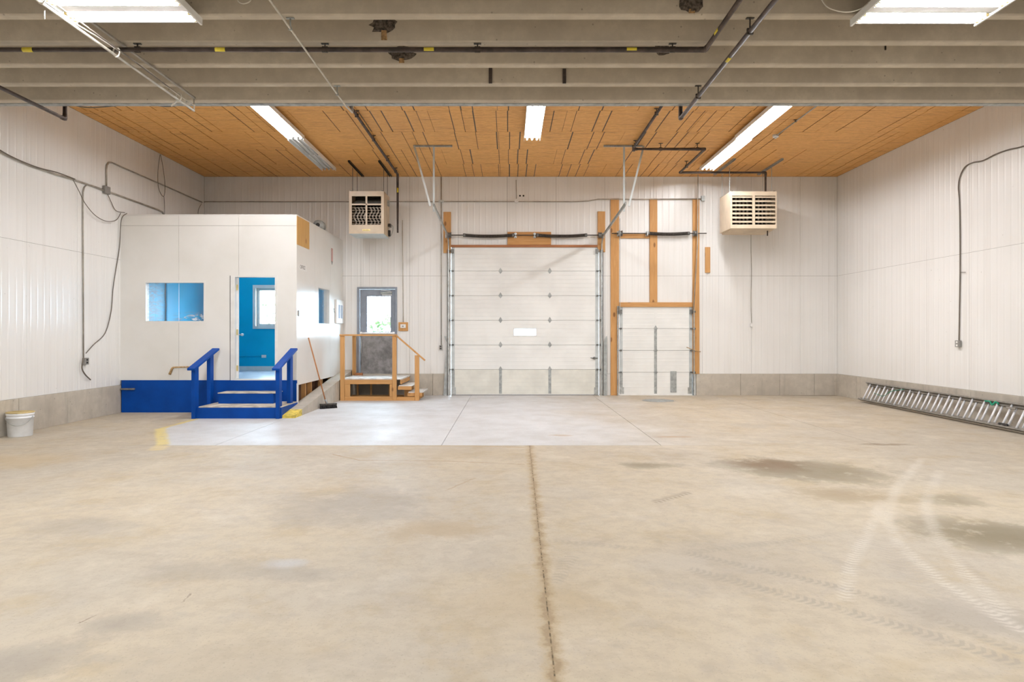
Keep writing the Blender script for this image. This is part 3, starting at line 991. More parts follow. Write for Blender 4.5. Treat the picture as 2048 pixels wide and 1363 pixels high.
# ---- sectional garage doors
def sectional(name, D, n, stiles, mats, hinge_rows_z0=None):
    o = sempty(name)
    x0, x1, z0, z1 = D[0] + 0.015, D[1] - 0.015, 0.03, D[3] - 0.01
    hgt = (z1 - z0) / n
    yf = YB - 0.005
    for i in range(n):
        a, b = z0 + i * hgt, z0 + (i + 1) * hgt
        mb = MB()
        opens = []
        if name == 'door_2' and i == 2:
            opens = [(0.135, 0.685, a + 0.23, a + 0.40)]
        for u0, u1, p, q in rect_cells(x0, x1, a + 0.003, b - 0.003, opens):
            mb.box(u0, u1, yf, yf + 0.045, p, q)
        pn = mb.build('door_section', mats[i], o)
        # pressed horizontal lines of the skin
        mb = MB()
        for k in range(1, 6):
            z = a + hgt * k / 6
            for u0, u1, p, q in rect_cells(x0 + 0.09, x1 - 0.09, z - 0.006, z + 0.006, [(p0 - .05, p1 + .05, r0 - .02, r1 + .02) for p0, p1, r0, r1 in opens]):
                mb.prism([(u0, yf, p), (u0, yf - 0.003, (p + q) / 2), (u0, yf, q)], (u1 - u0, 0, 0))
        mb.build('pressed_ribs', mats[i], pn)
        if opens:
            q = opens[0]
            for r in ((q[0] - .02, q[0], q[2] - .02, q[3] + .02), (q[1], q[1] + .02, q[2] - .02, q[3] + .02), (q[0], q[1], q[2] - .02, q[2]), (q[0], q[1], q[3], q[3] + .02)):
                MB().box(r[0], r[1], yf - 0.006, yf + 0.05, r[2], r[3]).build('window_frame', 'white', pn)
            MB().box(q[0], q[1], yf + 0.02, yf + 0.024, q[2], q[3]).build('pane', 'frost', pn)
        for sx in stiles:
            MB().box(sx - 0.035, sx + 0.035, yf - 0.004, yf, a + 0.01, b - 0.01).build('stile', 'galvdull' if (i < 1 or name == 'door_3' and i < 3) else mats[i], pn)
        for sx in (x0 + 0.04, x1 - 0.04):
            MB().box(sx - 0.04, sx + 0.04, yf - 0.005, yf, a + 0.006, b - 0.006).build('end_stile', 'galvdull' if i == 0 else 'galvlight', pn)
        if i < n - 1:
            for sx in stiles:
                mb = MB().box(sx - 0.045, sx + 0.045, yf - 0.02, yf - 0.004, b - 0.012, b + 0.012)
                mb.prism([(sx - 0.04, yf - 0.004, b + .018), (sx + 0.04, yf - 0.004, b + .018), (sx, yf - 0.004, b + 0.085)], (0, -0.006, 0))
                mb.prism([(sx - 0.04, yf - 0.004, b - .018), (sx + 0.04, yf - 0.004, b - .018), (sx, yf - 0.004, b - 0.07)], (0, -0.006, 0))
                mb.build('hinge', 'galvdull', pn)
        for sx, sg in ((x0 + 0.03, -1), (x1 - 0.03, 1)):
            zr = b - 0.12 if i == n - 1 else b
            mb = MB().box(sx - 0.03, sx + 0.03, yf - 0.025, yf - 0.005, zr - 0.02, zr + 0.02)
            mb.tube([(sx, yf - 0.05, zr), (sx + sg * 0.10, yf - 0.05, zr)], 0.010, 8)
            mb.tube([(sx + sg * 0.055, yf - 0.05, zr), (sx + sg * 0.09, yf - 0.05, zr)], 0.024, 10)
            if i == n - 1:
                mb.box(sx - 0.04, sx + 0.03, yf - 0.06, yf - 0.005, zr - 0.05, zr + 0.05)
            mb.build('roller', 'galvdark', pn)
    mb = MB()
    for u0, u1, p, q in rect_cells(x0, x1, 0.03, z1, [(0.135, 0.685, z0 + 2 * hgt + 0.23, z0 + 2 * hgt + 0.40)] if name == 'door_2' else []):
        mb.box(u0, u1, yf + 0.046, yf + 0.06, p, q)
    mb.build('light_stop_backing', 'doorwhite', o)  # unseen backing, added to stop daylight leaking between the sections
    MB().box(x0, x1, yf - 0.004, yf + 0.04, 0.012, 0.03).build('bottom_seal', 'white', o)
    MB().box(x0, x1, yf, yf + 0.04, 0.0, 0.012).build('rubber_sweep', 'black', o)
    for sx in (x0 + 0.055, x1 - 0.055):
        MB().box(sx - 0.055, sx + 0.055, yf - 0.012, yf - 0.005, 0.02, 0.20).build('bottom_bracket', 'galv', o)
    return o


M['rung'] = plain('bright_aluminium_rung', (0.86, 0.86, 0.88), 0.45, 0.15, var=0.03)
M['galvlight'] = plain('pale_galvanised_stile', (0.56, 0.60, 0.60), 0.55, 0.1, var=0.05)
M['galvdark'] = plain('grey_hinge_steel', (0.20, 0.20, 0.19), 0.45, 0.6, var=0.15)
sx1, sx2 = (1001 - VX) / 80.9, (1099.5 - VX) / 80.9
d2 = sectional('door_2', D2, 6, (sx1, sx2), ['doorcream'] + ['doorwhite'] * 5)
mb = MB().tube([(2.06, YB - 0.03, 0.92), (2.20, YB - 0.03, 0.92)], 0.012, 8)
mb.lathe([(0.035, -0.02), (0.035, 0.0)], (2.12, YB - 0.02, 0.92), 14, 'y')
mb.tube([(2.12, YB - 0.05, 0.92), (2.02, YB - 0.05, 0.925)], 0.010, 6).build('slide_lock', 'galvdark', d2)
d3 = sectional('door_3', D3, 4, ((1311 - VX) / 80.9,), ['doorwhite'] * 4)
a, b = BW(1341, 742), BW(1353, 784)
MB().box(a.x, b.x, YB - 0.02, YB - 0.009, b.z, a.z).build('repair_strip', 'galvdull', d3)
MB().box(D3[0] + 0.02, D3[1] - 0.02, YB - 0.03, YB - 0.005, 0.0, 0.035).build('threshold_board', 'white', d3)

# ---- lumber around the doors
def board(n, px0, px1, py0, py1, mat, t=0.04, off=0.0):
    a, b = BW(px0, py0, 0), BW(px1, py1, 0)
    return struct(MB().box(a.x, b.x, YB - off - t, YB - off, max(b.z, 0), a.z).build('trim_%d' % n, mat, None, 0.003))


board(4, 887, 902, 424, 506, 'wood_z')
board(5, 1195, 1210, 423, 504, 'wood_z')
board(6, 1015, 1102, 464, 489.5, 'wood_x', 0.045)
board(7, 902, 1195, 489.8, 494.5, 'wood_dark', 0.045)
board(8, 1221, 1237.5, 397, 790, 'wood_z')
board(9, 1299, 1314, 397, 604, 'wood_z')
board(10, 1384.5, 1398, 397, 747, 'wood_z')
board(11, 1238, 1384, 604.3, 613.5, 'wood_x', 0.045)
board(12, 1238, 1298.5, 468, 476.5, 'wood_x')
tag(MB().box(BW(1410, 0).x, BW(1420, 0).x, YB - 0.045, YB - 0.007, BW(0, 545).z, BW(0, 494).z).build('wood_block', 'wood_z', None, 0.003),
    'short pine board screwed upright to the white wall beside the small garage door', 'board')


# ---- torsion springs and shafts
def torsion(label, z, x0, x1, springs, bearings, drums):
    y = YB - 0.11
    t = thing('torsion_spring_shaft', label, 'spring shaft', ((x0 + x1) / 2, y, z))
    MB().tube([(x0, y, z), (x1, y, z)], 0.0125, 8).build('shaft', 'spring', t)
    for a, b, sag in springs:
        pts = []
        turns = 46
        r = 0.036
        for i in range(turns * 8 + 1):
            f = i / (turns * 8)
            an = 2 * math.pi * i / 8
            pts.append((a + (b - a) * f, y + r * math.cos(an), z - sag * math.sin(math.pi * f) + r * math.sin(an)))
        sp = MB().tube(pts, 0.0085, 5).build('spring', 'spring', t)
        n = 12
        MB().tube([(a + (b - a) * i / n, y, z - sag * math.sin(math.pi * i / n)) for i in range(n + 1)], 0.030, 10).build('spring_core', 'spring', sp)
        for q in (a, b):
            MB().lathe([(0.042, -0.03), (0.045, 0.0), (0.042, 0.03)], (q, y, z), 14, 'x').build('spring_cone', 'galvdark', sp)
    for x in bearings:
        mb = MB().box(x - 0.008, x + 0.008, y - 0.05, YB - 0.041, z - 0.055, z + 0.055)
        mb.box(x - 0.03, x + 0.03, YB - 0.052, YB - 0.042, z - 0.06, z + 0.06).build('bearing_plate', 'galv', t)
    for x in drums:
        MB().lathe([(0.075, -0.04), (0.075, -0.03), (0.062, -0.028), (0.062, 0.028), (0.075, 0.03), (0.075, 0.04)], (x, y, z), 18, 'x').build('cable_drum', 'galvdark', t)
    return t


z2 = BW(0, 471).z
torsion('twin dark torsion springs on the shaft above the big garage door', z2, BW(896, 0).x, BW(1207, 0).x,
        ((BW(929, 0).x, BW(1026, 0).x, 0.03), (BW(1074, 0).x, BW(1171, 0).x, 0.03)), (BW(1031, 0).x, BW(1069, 0).x, BW(893, 0).x, BW(1206, 0).x), (BW(900, 0).x, BW(1199, 0).x))
z3 = BW(0, 467.5).z
ts = torsion('single torsion spring on the shaft above the small garage door', z3, BW(1222, 0).x, BW(1411, 0).x,
             ((BW(1295, 0).x, BW(1375, 0).x, 0.02),), (BW(1293, 0).x, BW(1236, 0).x, BW(1392, 0).x), (BW(1240, 0).x, BW(1388, 0).x))

# ---- tracks
def cpath(mb, pts, side):
    """light C track: web plus two lips along a path in the YZ plane at x"""
    for a, b in zip(pts[:-1], pts[1:]):
        a, b = Vector(a), Vector(b)
        t = (b - a).normalized()
        up = Vector((side, 0, 0))
        n = t.cross(up)
        mb.beam(a, b, 0.055, 0.004, up)
        for s in (-1, 1):
            mb.beam(a + n * s * 0.0275 - up * 0.012, b + n * s * 0.0275 - up * 0.012, 0.004, 0.026, up)
    return mb


def high_track(label, x, side):
    t = thing('door_track', label, 'track', (x, YB - 0.055, 0))
    y0 = YB - 0.055
    ztop = 3.60
    pts = [(x, y0, 0.0), (x, y0, ztop)]
    for i in range(1, 7):
        a = math.pi / 2 * i / 6 * 0.96
        pts.append((x, y0 - 0.30 * (1 - math.cos(a)), ztop + 0.30 * math.sin(a)))
    pts.append((x, 13.15, 4.06))
    cpath(MB(), pts, side).build('track_rail', 'galv', t)
    # angle iron tying the upright to the wall, with a flared lower guard
    MB().box(x + side * 0.02 - 0.003, x + side * 0.02 + 0.003, YB - 0.08, YB - 0.008, 0.0, ztop).build('wall_angle', 'galvdark', t)
    xa = sorted((x + side * 0.03, x + side * 0.115))
    MB().prism([(xa[0], YB - 0.09, 0), (xa[1], YB - 0.09, 0), (xa[1], YB - 0.09, 1.46), (x + side * 0.09, YB - 0.09, 1.46), (x + side * 0.035, YB - 0.09, 1.30)] if side < 0 else
               [(xa[0], YB - 0.09, 0), (xa[1], YB - 0.09, 0), (xa[1], YB - 0.09, 1.46), (x + side * 0.09, YB - 0.09, 1.46), (x + side * 0.035, YB - 0.09, 1.30)], (0, 0.006, 0)).build('track_guard', 'galvdull', t)
    MB().beam((x, y0 - 0.34, 3.93), (x, 13.15, 4.09), 0.03, 0.045).build('stiffener_angle', 'galv', t)
    return t


high_track('galvanised track of the big garage door on the exit door side', BW(896.5, 0).x, -1)
high_track('galvanised track of the big garage door on the small door side', BW(1204, 0).x, 1)


def hanger(label, x, sgn):
    t = thing('track_hanger', label, 'hanger', (x, 13.74, 3.98))
    x += sgn * 0.05
    za = ZC - 0.002
    MB().box(x - 0.42, x + 0.38, 13.72, 13.76, za - 0.035, za).build('ceiling_angle', 'galvdull', t)
    MB().beam((x, 13.74, za - 0.02), (x, 13.74, 4.03), 0.04, 0.006, (0, 1, 0)).build('upright_strut', 'galvlight', t)
    MB().beam((x + sgn * 0.40, 13.71, za - 0.02), (x + sgn * 0.02, 13.3, 4.06), 0.04, 0.006, (0, 1, 0)).build('brace_strut', 'galvlight', t)
    return t


hanger('perforated strut hanger from ceiling to door track beside the brown heater pipe', BW(896.5, 0).x, -1)
hanger('perforated strut hanger from ceiling to door track near the tall pine posts', BW(1204, 0).x + 0.02, 1)

# tracks of the small door: straight uprights
for px, sg, lab in ((1234, -1, 'straight upright track of the small garage door beside the long pine post'), (1387.5, 1, 'straight upright track of the small garage door next to the concrete stem wall')):
    x = BW(px, 0).x
    t = thing('door_track', lab, 'track', (x, YB - 0.055, 0))
    top = 2.25 if sg > 0 else 4.0
    cpath(MB(), [(x, YB - 0.062, 0), (x, YB - 0.062, 2.2)], sg).build('track_rail', 'galvdull', t)
    if sg < 0:
        MB().box(x + 0.035, x + 0.045, YB - 0.225, YB - 0.20, 2.1, z3 + 0.35).build('track_extension', 'galvdull', t)
        MB().box(x + 0.031, x + 0.035, YB - 0.225, YB - 0.062, 2.0, 2.20).build('splice_plate', 'galvdull', t)
a, b = P(1396, 345, YB - 0.21), P(1387, 625, YB - 0.21)
c = MB().tube([a + Vector((0, 0, 0.02)), a, (a + b) / 2 + Vector((0.045, 0, 0)), b], 0.013, 8).build('lift_cable', 'conduit')
tag(c, 'grey conduit slanting down in front of the pine post beside the small garage door', 'conduit')
tag(MB().tube(smooth([BW(1373, 694, 0.14), BW(1384, 698, 0.16), BW(1393, 701, 0.14), BW(1401, 703, 0.06)]), 0.010, 6).build('lock_cord', 'tan'),
    'tan cord tied around the track of the small garage door', 'cord')

# ================================================================== LAMPS
def strip_light(x, y0, y1, lit, label):
    """twin length strip fixture with three tubes abreast"""
    t = thing('strip_light', label, 'ceiling light', (x, (y0 + y1) / 2, ZC), 'fluorescent strips on the strand board ceiling')
    wd = 0.15
    z = ZC
    MB().prism([(x - 0.06, y0, z - 0.005), (x + 0.06, y0, z - 0.005), (x + wd, y0, z - 0.075), (x + wd, y0, z - 0.085), (x - wd, y0, z - 0.085), (x - wd, y0, z - 0.075)], (0, y1 - y0, 0)).build('lamp_housing', 'lampwhite', t)
    for s_ in (-1, 1):
        MB().box(*sorted((x + s_ * wd, x + s_ * (wd + 0.006))), y0, y1, z - 0.152, z - 0.075).build('reflector_wing', 'lampwhite', t)
    n = round((y1 - y0) / 1.22)
    st = (y1 - y0) / n
    for i in range(n):
        a, b = y0 + i * st, y0 + (i + 1) * st
        for dx in (-0.095, 0.0, 0.095):
            MB().tube([(x + dx, a + 0.025, z - 0.112), (x + dx, b - 0.025, z - 0.112)], 0.016, 8).build('tube', 'tube' if lit else 'tubeoff', t)
            for q in (a, b):
                s = 1 if q == a else -1
                MB().box(x + dx - 0.014, x + dx + 0.014, *sorted((q + s * 0.004, q + s * 0.024)), z - 0.135, z - 0.085).build('lamp_holder', 'lampwhite', t)
    return t


strip_light(4.53, 12.84, 15.28, True, 'lit fluorescent strip on strand board ceiling just before the louvred heater')
strip_light(4.50, 10.38, 12.82, True, 'lit fluorescent strip running under the concrete ribs toward the louvred heater')
strip_light(-4.11, 12.86, 15.30, False, 'unlit grey fluorescent strip on strand board ceiling above the office')
strip_light(-4.08, 10.40, 12.84, True, 'lit fluorescent strip in line with the unlit strip above the office')
strip_light(0.455, 10.50, 12.94, True, 'short lit fluorescent strip over the middle of the big garage door')


def high_bay(x, y, label, grp=None):
    t = thing('high_bay_light', label, 'ceiling light', (x, y, ZB), 'six-tube lamps under the concrete ribs')
    hx, z = 0.605, ZB - 0.10
    for s in (-1, 1):
        c = y + s * 0.165
        MB().prism([(x - hx, c - 0.05, z + 0.05), (x - hx, c + 0.05, z + 0.05), (x - hx, c + 0.115, z + 0.0), (x - hx, c + 0.105, z - 0.0), (x - hx, c + 0.045, z + 0.042), (x - hx, c - 0.045, z + 0.042), (x - hx, c - 0.105, z), (x - hx, c - 0.115, z)], (2 * hx, 0, 0)).build('reflector', 'lampwhite', t)
        for dy in (-0.066, 0, 0.066):
            MB().tube([(x - hx + 0.03, c + dy, z + 0.008), (x + hx - 0.03, c + dy, z + 0.008)], 0.012, 8).build('tube', 'tubehb', t)
            for q in (-1, 1):
                MB().box(*sorted((x + q * (hx - 0.03), x + q * (hx - 0.002))), c + dy - 0.012, c + dy + 0.012, z - 0.012, z + 0.03).build('lamp_holder', 'brass', t)
    MB().box(x - hx, x + hx, y - 0.045, y + 0.045, z + 0.0, z + 0.06).build('ballast_channel', 'lampwhite', t)
    for s in (-1, 1):
        MB().box(*sorted((x + s * hx, x + s * (hx + 0.02))), y - 0.30, y + 0.30, z - 0.018, z + 0.05).build('end_rail', 'lampwhite', t)
    for sx in (-0.5, 0.5):
        MB().tube([(x + sx, y, z + 0.06), (x + sx, y, ZB + 0.0)], 0.006, 6).build('hanging_rod', 'galv', t)
    return t


high_bay(-3.655, 6.31, 'lit six-tube lamp beside the white cable tray under the concrete ribs')
high_bay(4.02, 6.335, 'lit six-tube lamp under the plain concrete ribs near the brown gas pipes')
for y, lb in ((2.4, 'second'), (-1.6, 'third')):  # unseen lamps added out of view to light the room evenly
    for x, lx in ((-3.655, 'in the row beside the cable tray'), (4.02, 'in the row away from the cable tray')):
        high_bay(x, y, 'added unseen six-tube lamp, %s from the strand board %s' % (lb, lx))
# unseen lamp added to light the office interior
t = thing('added_office_light', 'added unseen white lamp on the ceiling inside the blue office', 'ceiling light', (-5.9, 14.4, ZO - 0.35))
MB().box(-6.5, -5.3, 14.25, 14.55, ZO - 0.41, ZO - 0.352).build('lamp_housing', 'lampwhite', t)
for dy in (-0.07, 0.07):
    MB().tube([(-6.46, 14.4 + dy, ZO - 0.43), (-5.34, 14.4 + dy, ZO - 0.43)], 0.016, 8).build('tube', 'tubeoffice', t)


# ================================================================== UNIT HEATERS
def heater(label, x0, x1, z0, z1, y0, y1, style):
    t = thing('unit_heater', label, 'heater', ((x0 + x1) / 2, (y0 + y1) / 2, z0), 'gas unit heaters hung from the ceiling')
    th = 0.012
    mb = MB().box(x0, x0 + th, y0, y1, z0, z1).box(x1 - th, x1, y0, y1, z0, z1)
    mb.box(x0 + th, x1 - th, y0, y1, z0, z0 + th).box(x0 + th, x1 - th, y0, y1, z1 - th, z1).box(x0 + th, x1 - th, y1 - th, y1, z0 + th, z1 - th)
    mb.build('heater_body', 'heater' if style == 'louvre' else 'heaterdk', t)
    MB().box(x0 + th, x1 - th, y1 - 0.10, y1 - th, z0 + th, z1 - th).build('dark_liner', 'dark', t)
    xm = (x0 + x1) / 2
    wd, ht = x1 - x0, z1 - z0
    if style == 'grid':
        # face frame: two openings above, two tall ones below
        fx = [(x0, x0 + 0.065), (xm - 0.02, xm + 0.02), (x1 - 0.065, x1)]
        zt, zm0, zm1, zb = z1 - 0.115, z1 - 0.285, z1 - 0.32, z0 + 0.20
        rects = [(x0, x1, zt, z1), (x0, x1, z0, zb)] + [(a, b, zb, zt) for a, b in fx] + [(x0 + 0.065, x1 - 0.065, zm0 - 0.035, zm0)]
        for r in rects:
            MB().box(r[0] + (0.0), r[1], y0 - 0.012, y0, r[2], r[3]).build('face_frame', 'heater', t)
        MB().prism([(x0 + 0.065, y0 + 0.02, zm0), (x0 + 0.065, y0 + 0.45, zt), (x0 + 0.065, y0 + 0.46, zt), (x0 + 0.065, y0 + 0.03, zm0)], (wd - 0.13, 0, 0)).build('draft_baffle', 'galvdull', t)
        for a, b in ((x0 + 0.065, xm - 0.02), (xm + 0.02, x1 - 0.065)):
            n = 7
            for k in range(n):
                z = zb + (zm0 - 0.05 - zb) * (k + 0.35) / n
                MB().beam((a, y0 + 0.004, z), (b, y0 + 0.004, z), 0.018, 0.005).build('louvre', 'heater', t)
            for j in range(4):
                x = a + (b - a) * (j + 0.55) / 4
                pts = []
                for k in range(25):
                    f = k / 24
                    pts.append((x + 0.028 * math.sin(f * math.pi * 3.2), y0 + 0.14, zb + 0.01 + (zm0 - 0.06 - zb) * f))
                MB().tube(pts, 0.019, 8).build('exchanger_tube', 'exch', t)
        pl = MB().box(xm - 0.09, xm + 0.085, y0 - 0.016, y0 - 0.012, z0 + 0.055, z0 + 0.10).build('name_plate', 'brass', t)
        text('LENNOX', (xm - 0.075, y0 - 0.0175, z0 + 0.064), 0.036, 0.0, 'dark', pl)
        MB().box(x0, x1 - 0.01, y0, y1, z0 - 0.012, z0).build('bottom_pan', 'galvlight', t)
        gx = x1 + 0.03
        MB().box(x1, x1 + 0.035, y1 - 0.30, y1 - 0.16, z1 - 0.25, z1 - 0.12).build('control_box', 'galvdull', t)
        MB().box(x1, x1 + 0.06, y1 - 0.22, y1 - 0.06, z0 + 0.24, z0 + 0.31).build('gas_valve', 'spring', t)
        MB().box(x1, x1 + 0.045, y1 - 0.18, y1 - 0.10, z0 + 0.02, z0 + 0.16).build('gas_regulator', 'black', t)
        MB().tube(smooth([(x1 + 0.03, y1 - 0.1, z0 + 0.30), (x1 + 0.10, y1 - 0.1, z0 + 0.26), (x1 + 0.09, y1 - 0.1, z0 + 0.12), (x1 + 0.05, y1 - 0.1, z0 + 0.04)]), 0.009, 6).build('gas_hose', 'galvdull', t)
    else:
        zt, zb = z1 - 0.10, z0 + 0.085
        for r in ((x0, x1, zt, z1), (x0, x1, z0, zb), (x0, x0 + 0.035, zb, zt), (x1 - 0.03, x1, zb, zt), (xm - 0.03, xm + 0.03, zb, zt)):
            MB().box(r[0], r[1], y0 - 0.012, y0, r[2], r[3]).build('face_frame', 'heater', t)
        for a, b in ((x0 + 0.035, xm - 0.03), (xm + 0.03, x1 - 0.03)):
            for k in range(7):
                z = zb + (zt - zb) * (k + 0.72) / 7
                MB().prism([(a + 0.006, y0 - 0.020, z - 0.026), (a + 0.006, y0 - 0.024, z - 0.002), (a + 0.006, y0 + 0.035, z + 0.030), (a + 0.006, y0 + 0.038, z + 0.018)], (b - a - 0.012, 0, 0)).build('louvre', 'heater', t)
            for j in range(5):
                x = a + (b - a) * (j + 0.6) / 5.2
                MB().tube([(x, y0 + 0.16, zb - 0.02), (x, y0 + 0.16, zt + 0.02)], 0.022, 8).build('exchanger_tube', 'exch', t)
        MB().prism([(x0 + 0.03, y0 + 0.02, z0), (x0 + 0.03, y1 - 0.02, z0), (x0 + 0.03, y1 - 0.1, z0 - 0.05), (x0 + 0.03, y0 + 0.25, z0 - 0.035)], (wd - 0.06, 0, 0)).build('bottom_pan', 'heaterdk', t)
        MB().tube([(x1 - 0.13, y0 + 0.2, z0 - 0.02), (x1 - 0.13, y0 + 0.2, z0 - 0.14)], 0.016, 8).build('drip_leg', 'pipe', t)
        MB().tube(smooth([(x0 + 0.2, y0 + 0.3, z1), (x0 + 0.3, y0 + 0.3, z1 + 0.035), (x0 + 0.5, y0 + 0.3, z1 + 0.03), (x0 + 0.6, y0 + 0.3, z1)]), 0.008, 6).build('flex_lead', 'conduit', t)
    for x in (x0 + 0.04, x1 - 0.04):
        MB().box(x - 0.02, x + 0.02, y0 - 0.0, y1 + 0.05, z1, z1 + 0.02).build('hanger_bar', 'galvdark', t)
        for y in (y0 + 0.18, y1 - 0.05):
            MB().tube([(x, y, z1 + 0.02), (x, y, ZC - 0.042)], 0.007, 6).build('hanging_rod', 'galvdark' if style == 'grid' else 'galvlight', t)
    return t


def text(body, loc, size, rotz, mat, parent, rx=math.pi / 2):
    cu = bpy.data.curves.new('lettering', 'FONT')
    cu.body = body
    cu.size = size
    cu.extrude = 0.0006
    ob = bpy.data.objects.new('lettering_tmp', cu)
    COL.objects.link(ob)
    bpy.context.view_layer.update()
    me = bpy.data.meshes.new_from_object(ob.evaluated_get(bpy.context.evaluated_depsgraph_get()))
    bpy.data.objects.remove(ob)
    me.materials.clear()
    me.materials.append(M[mat])
    o = bpy.data.objects.new('lettering', me)
    COL.objects.link(o)
    o.parent = parent
    o.location = Vector(loc) - wloc(parent)
    o.rotation_euler = (rx, 0, rotz)
    return o


heater('beige gas heater with open grid face and brass plate hung above the exit door', -3.65, -2.85, 3.81, 4.78, 15.28, 15.98, 'grid')
heater('cream gas heater with two columns of louvres hung near the small garage door', 5.08, 6.135, 3.93, 4.775, 15.28, 16.05, 'louvre')
for x, y0, y1, lab in ((-3.57, 14.93, 16.40, 'dark steel channel on the ceiling over the outer end of the grid-faced heater'), (-2.89, 14.93, 16.40, 'dark steel channel on the ceiling beside the vertical brown pipe'),
                       (5.00, 14.76, 16.20, 'grey steel channel on the ceiling beside the lit strip and louvred heater'), (6.06, 14.76, 16.20, 'grey steel channel on the ceiling over the gas inlet of the louvred heater')):
    mb = MB().box(x - 0.022, x + 0.022, y0, y1, ZC - 0.006, ZC - 0.001)
    mb.box(x - 0.022, x - 0.018, y0, y1, ZC - 0.042, ZC - 0.006).box(x + 0.018, x + 0.022, y0, y1, ZC - 0.042, ZC - 0.006)
    tag(mb.build('strut_channel', 'spring' if x < 0 else 'galvdull'), lab, 'channel', 'heater channels on the ceiling')

# ================================================================== PIPES AND CONDUITS
def pipe(label, pts, r, mat='pipe', bands=(), clamps=(), name='gas_pipe', cat='pipe', elbows=True, n=10, clampmat='spring', group=None):
    pts = [Vector(q) for q in pts]
    t = thing(name, label, cat, pts[0], group)
    MB().tube(pts, r, n).build('pipe_run', mat, t)
    if elbows:
        for a, q, b in zip(pts[:-2], pts[1:-1], pts[2:]):
            d0, d1 = (a - q).normalized(), (b - q).normalized()
            if d0.dot(d1) < -0.97:
                continue
            MB().tube([q + d0 * r * 3.4, q + d0 * r * 0.8, q + d1 * r * 0.8, q + d1 * r * 3.4], r * 1.35, n).build('elbow', mat, t)
    for c, d in bands:
        c, d = Vector(c), Vector(d).normalized()
        MB().tube([c - d * 0.055, c + d * 0.055], r * 1.15, n).build('tape_band', 'yellow', t)
    for c, up in clamps:
        c = Vector(c)
        up -= 0.003
        mb = MB().tube([c + Vector((0, 0, r * 1.1)), Vector((c.x, c.y, up))], 0.008, 6)
        mb.box(c.x - r * 1.4, c.x + r * 1.4, c.y - 0.012, c.y + 0.012, c.z - r * 1.35, c.z + r * 1.5)
        mb.box(c.x - 0.04, c.x + 0.04, c.y - 0.015, c.y + 0.015, up - 0.008, up)
        mb.build('pipe_clamp', clampmat, t)
    return t


# main across the near bay, turning towards the viewer
yp, zp = 7.29, H + 3.10
bx = lambda px: (px - VX) * yp / F
pipe('long brown gas pipe crossing under the concrete ribs with yellow tape bands', [(XL + 0.02, yp, zp), (2.15, yp, zp), (2.15, 2.0, zp)], 0.022,
     bands=[((bx(p), yp, zp), (1, 0, 0)) for p in (56, 441, 858, 1263)] + [((2.15, 6.85, zp), (0, 1, 0))],
     clamps=[((bx(p), yp, zp), ZB) for p in (275, 650, 955, 1345)])
pipe('brown gas pipe dropping below the ribs beside the long pipe elbow', [(2.424, 9.40, ZC - 0.05), (2.424, 9.40, H + 3.03), (2.424, 2.0, H + 3.03)], 0.022,
     bands=[((2.424, 7.35, H + 3.03), (0, 1, 0))], clamps=[((2.424, 6.70, H + 3.03), ZB), ((2.424, 8.53, H + 3.03), ZB)])
pipe('brown gas pipe turning up beside the bare wall at the strand board edge', [(-6.26, 9.42, ZC - 0.05), (-6.26, 9.42, H + 3.03), (-6.26, 2.0, H + 3.03)], 0.022,
     clamps=[((-6.26, 7.92, H + 3.03), ZB)])
# feed of the grid heater
zc = ZC - 0.09
pipe('brown gas pipe along the strand board feeding the grid-faced heater', [(-2.636, 9.40, zc), (-2.636, 15.88, zc), (-2.636, 15.88, 3.92)], 0.022,
     bands=[((-2.636, 15.88, 4.93), (0, 0, 1))], clamps=[((-2.636, y, zc), ZC) for y in (11.6, 13.05, 14.55, 15.6)])
M['conduit2'] = plain('pale_conduit', (0.62, 0.58, 0.50), 0.45, 0.4, var=0.08)
pipe('thin pale conduit running straight under the concrete ribs toward the grid-faced heater', [(-2.19, 2.0, H + 3.06), (-2.19, 8.98, H + 3.06), (-2.19, 9.36, H + 3.10), (-2.19, 9.36, ZC - 0.02)], 0.011, 'conduit2',
     clamps=[((-2.19, y, H + 3.06), ZB) for y in (5.46, 6.70, 8.53)], name='light_conduit', cat='conduit', elbows=False, clampmat='galvdull')
# feed of the louvred heater
pipe('brown gas pipe stepping across the strand board to the louvred heater', [(2.55, 9.40, zc), (2.55, 13.60, zc), (2.55, 13.60, zc - 0.03), (4.0, 13.60, zc - 0.03), (4.0, 15.58, zc - 0.03), (6.00, 15.58, zc - 0.03), (6.00, 15.58, 4.80)], 0.022,
     clamps=[((2.55, 11.5, zc), ZC), ((2.55, 13.4, zc), ZC), ((3.1, 13.6, zc - 0.03), ZC), ((3.85, 13.6, zc - 0.03), ZC), ((4.0, 15.0, zc - 0.03), ZC)])
pipe('pale conduit on the strand board ending in a small ceiling box', [(5.21, 9.4, ZC - 0.03), (5.21, 12.95, ZC - 0.03)], 0.011, 'galvdull', clamps=[((5.21, 12.1, ZC - .03), ZC)], name='ceiling_conduit', cat='conduit', elbows=False)
t = thing('ceiling_box', 'small white octagonal box on the strand board at the end of a conduit', 'junction box', (5.21, 13.02, ZC))
MB().lathe([(0.055, ZC - 0.05), (0.06, ZC - 0.045), (0.06, ZC)], (5.21, 13.02, 0), 8).build('box_body', 'white', t)
MB().tube([(5.21, 13.02, ZC - 0.075), (5.21, 13.02, ZC - 0.05)], 0.02, 8).build('lamp_socket', 'white', t)
q = CE(1247, 209, ZC - 0.04)
t = thing('lamp_socket_box', 'tiny white socket on the strand board at the concrete edge', 'socket', (q.x, q.y, ZC))
MB().box(q.x - 0.02, q.x + 0.02, q.y - 0.02, q.y + 0.02, ZC - 0.05, ZC).build('socket_base', 'white', t)
MB().tube([(q.x + 0.04, q.y, ZC - 0.07), (q.x + 0.04, q.y, ZC)], 0.012, 6).build('socket_pin', 'white', t)

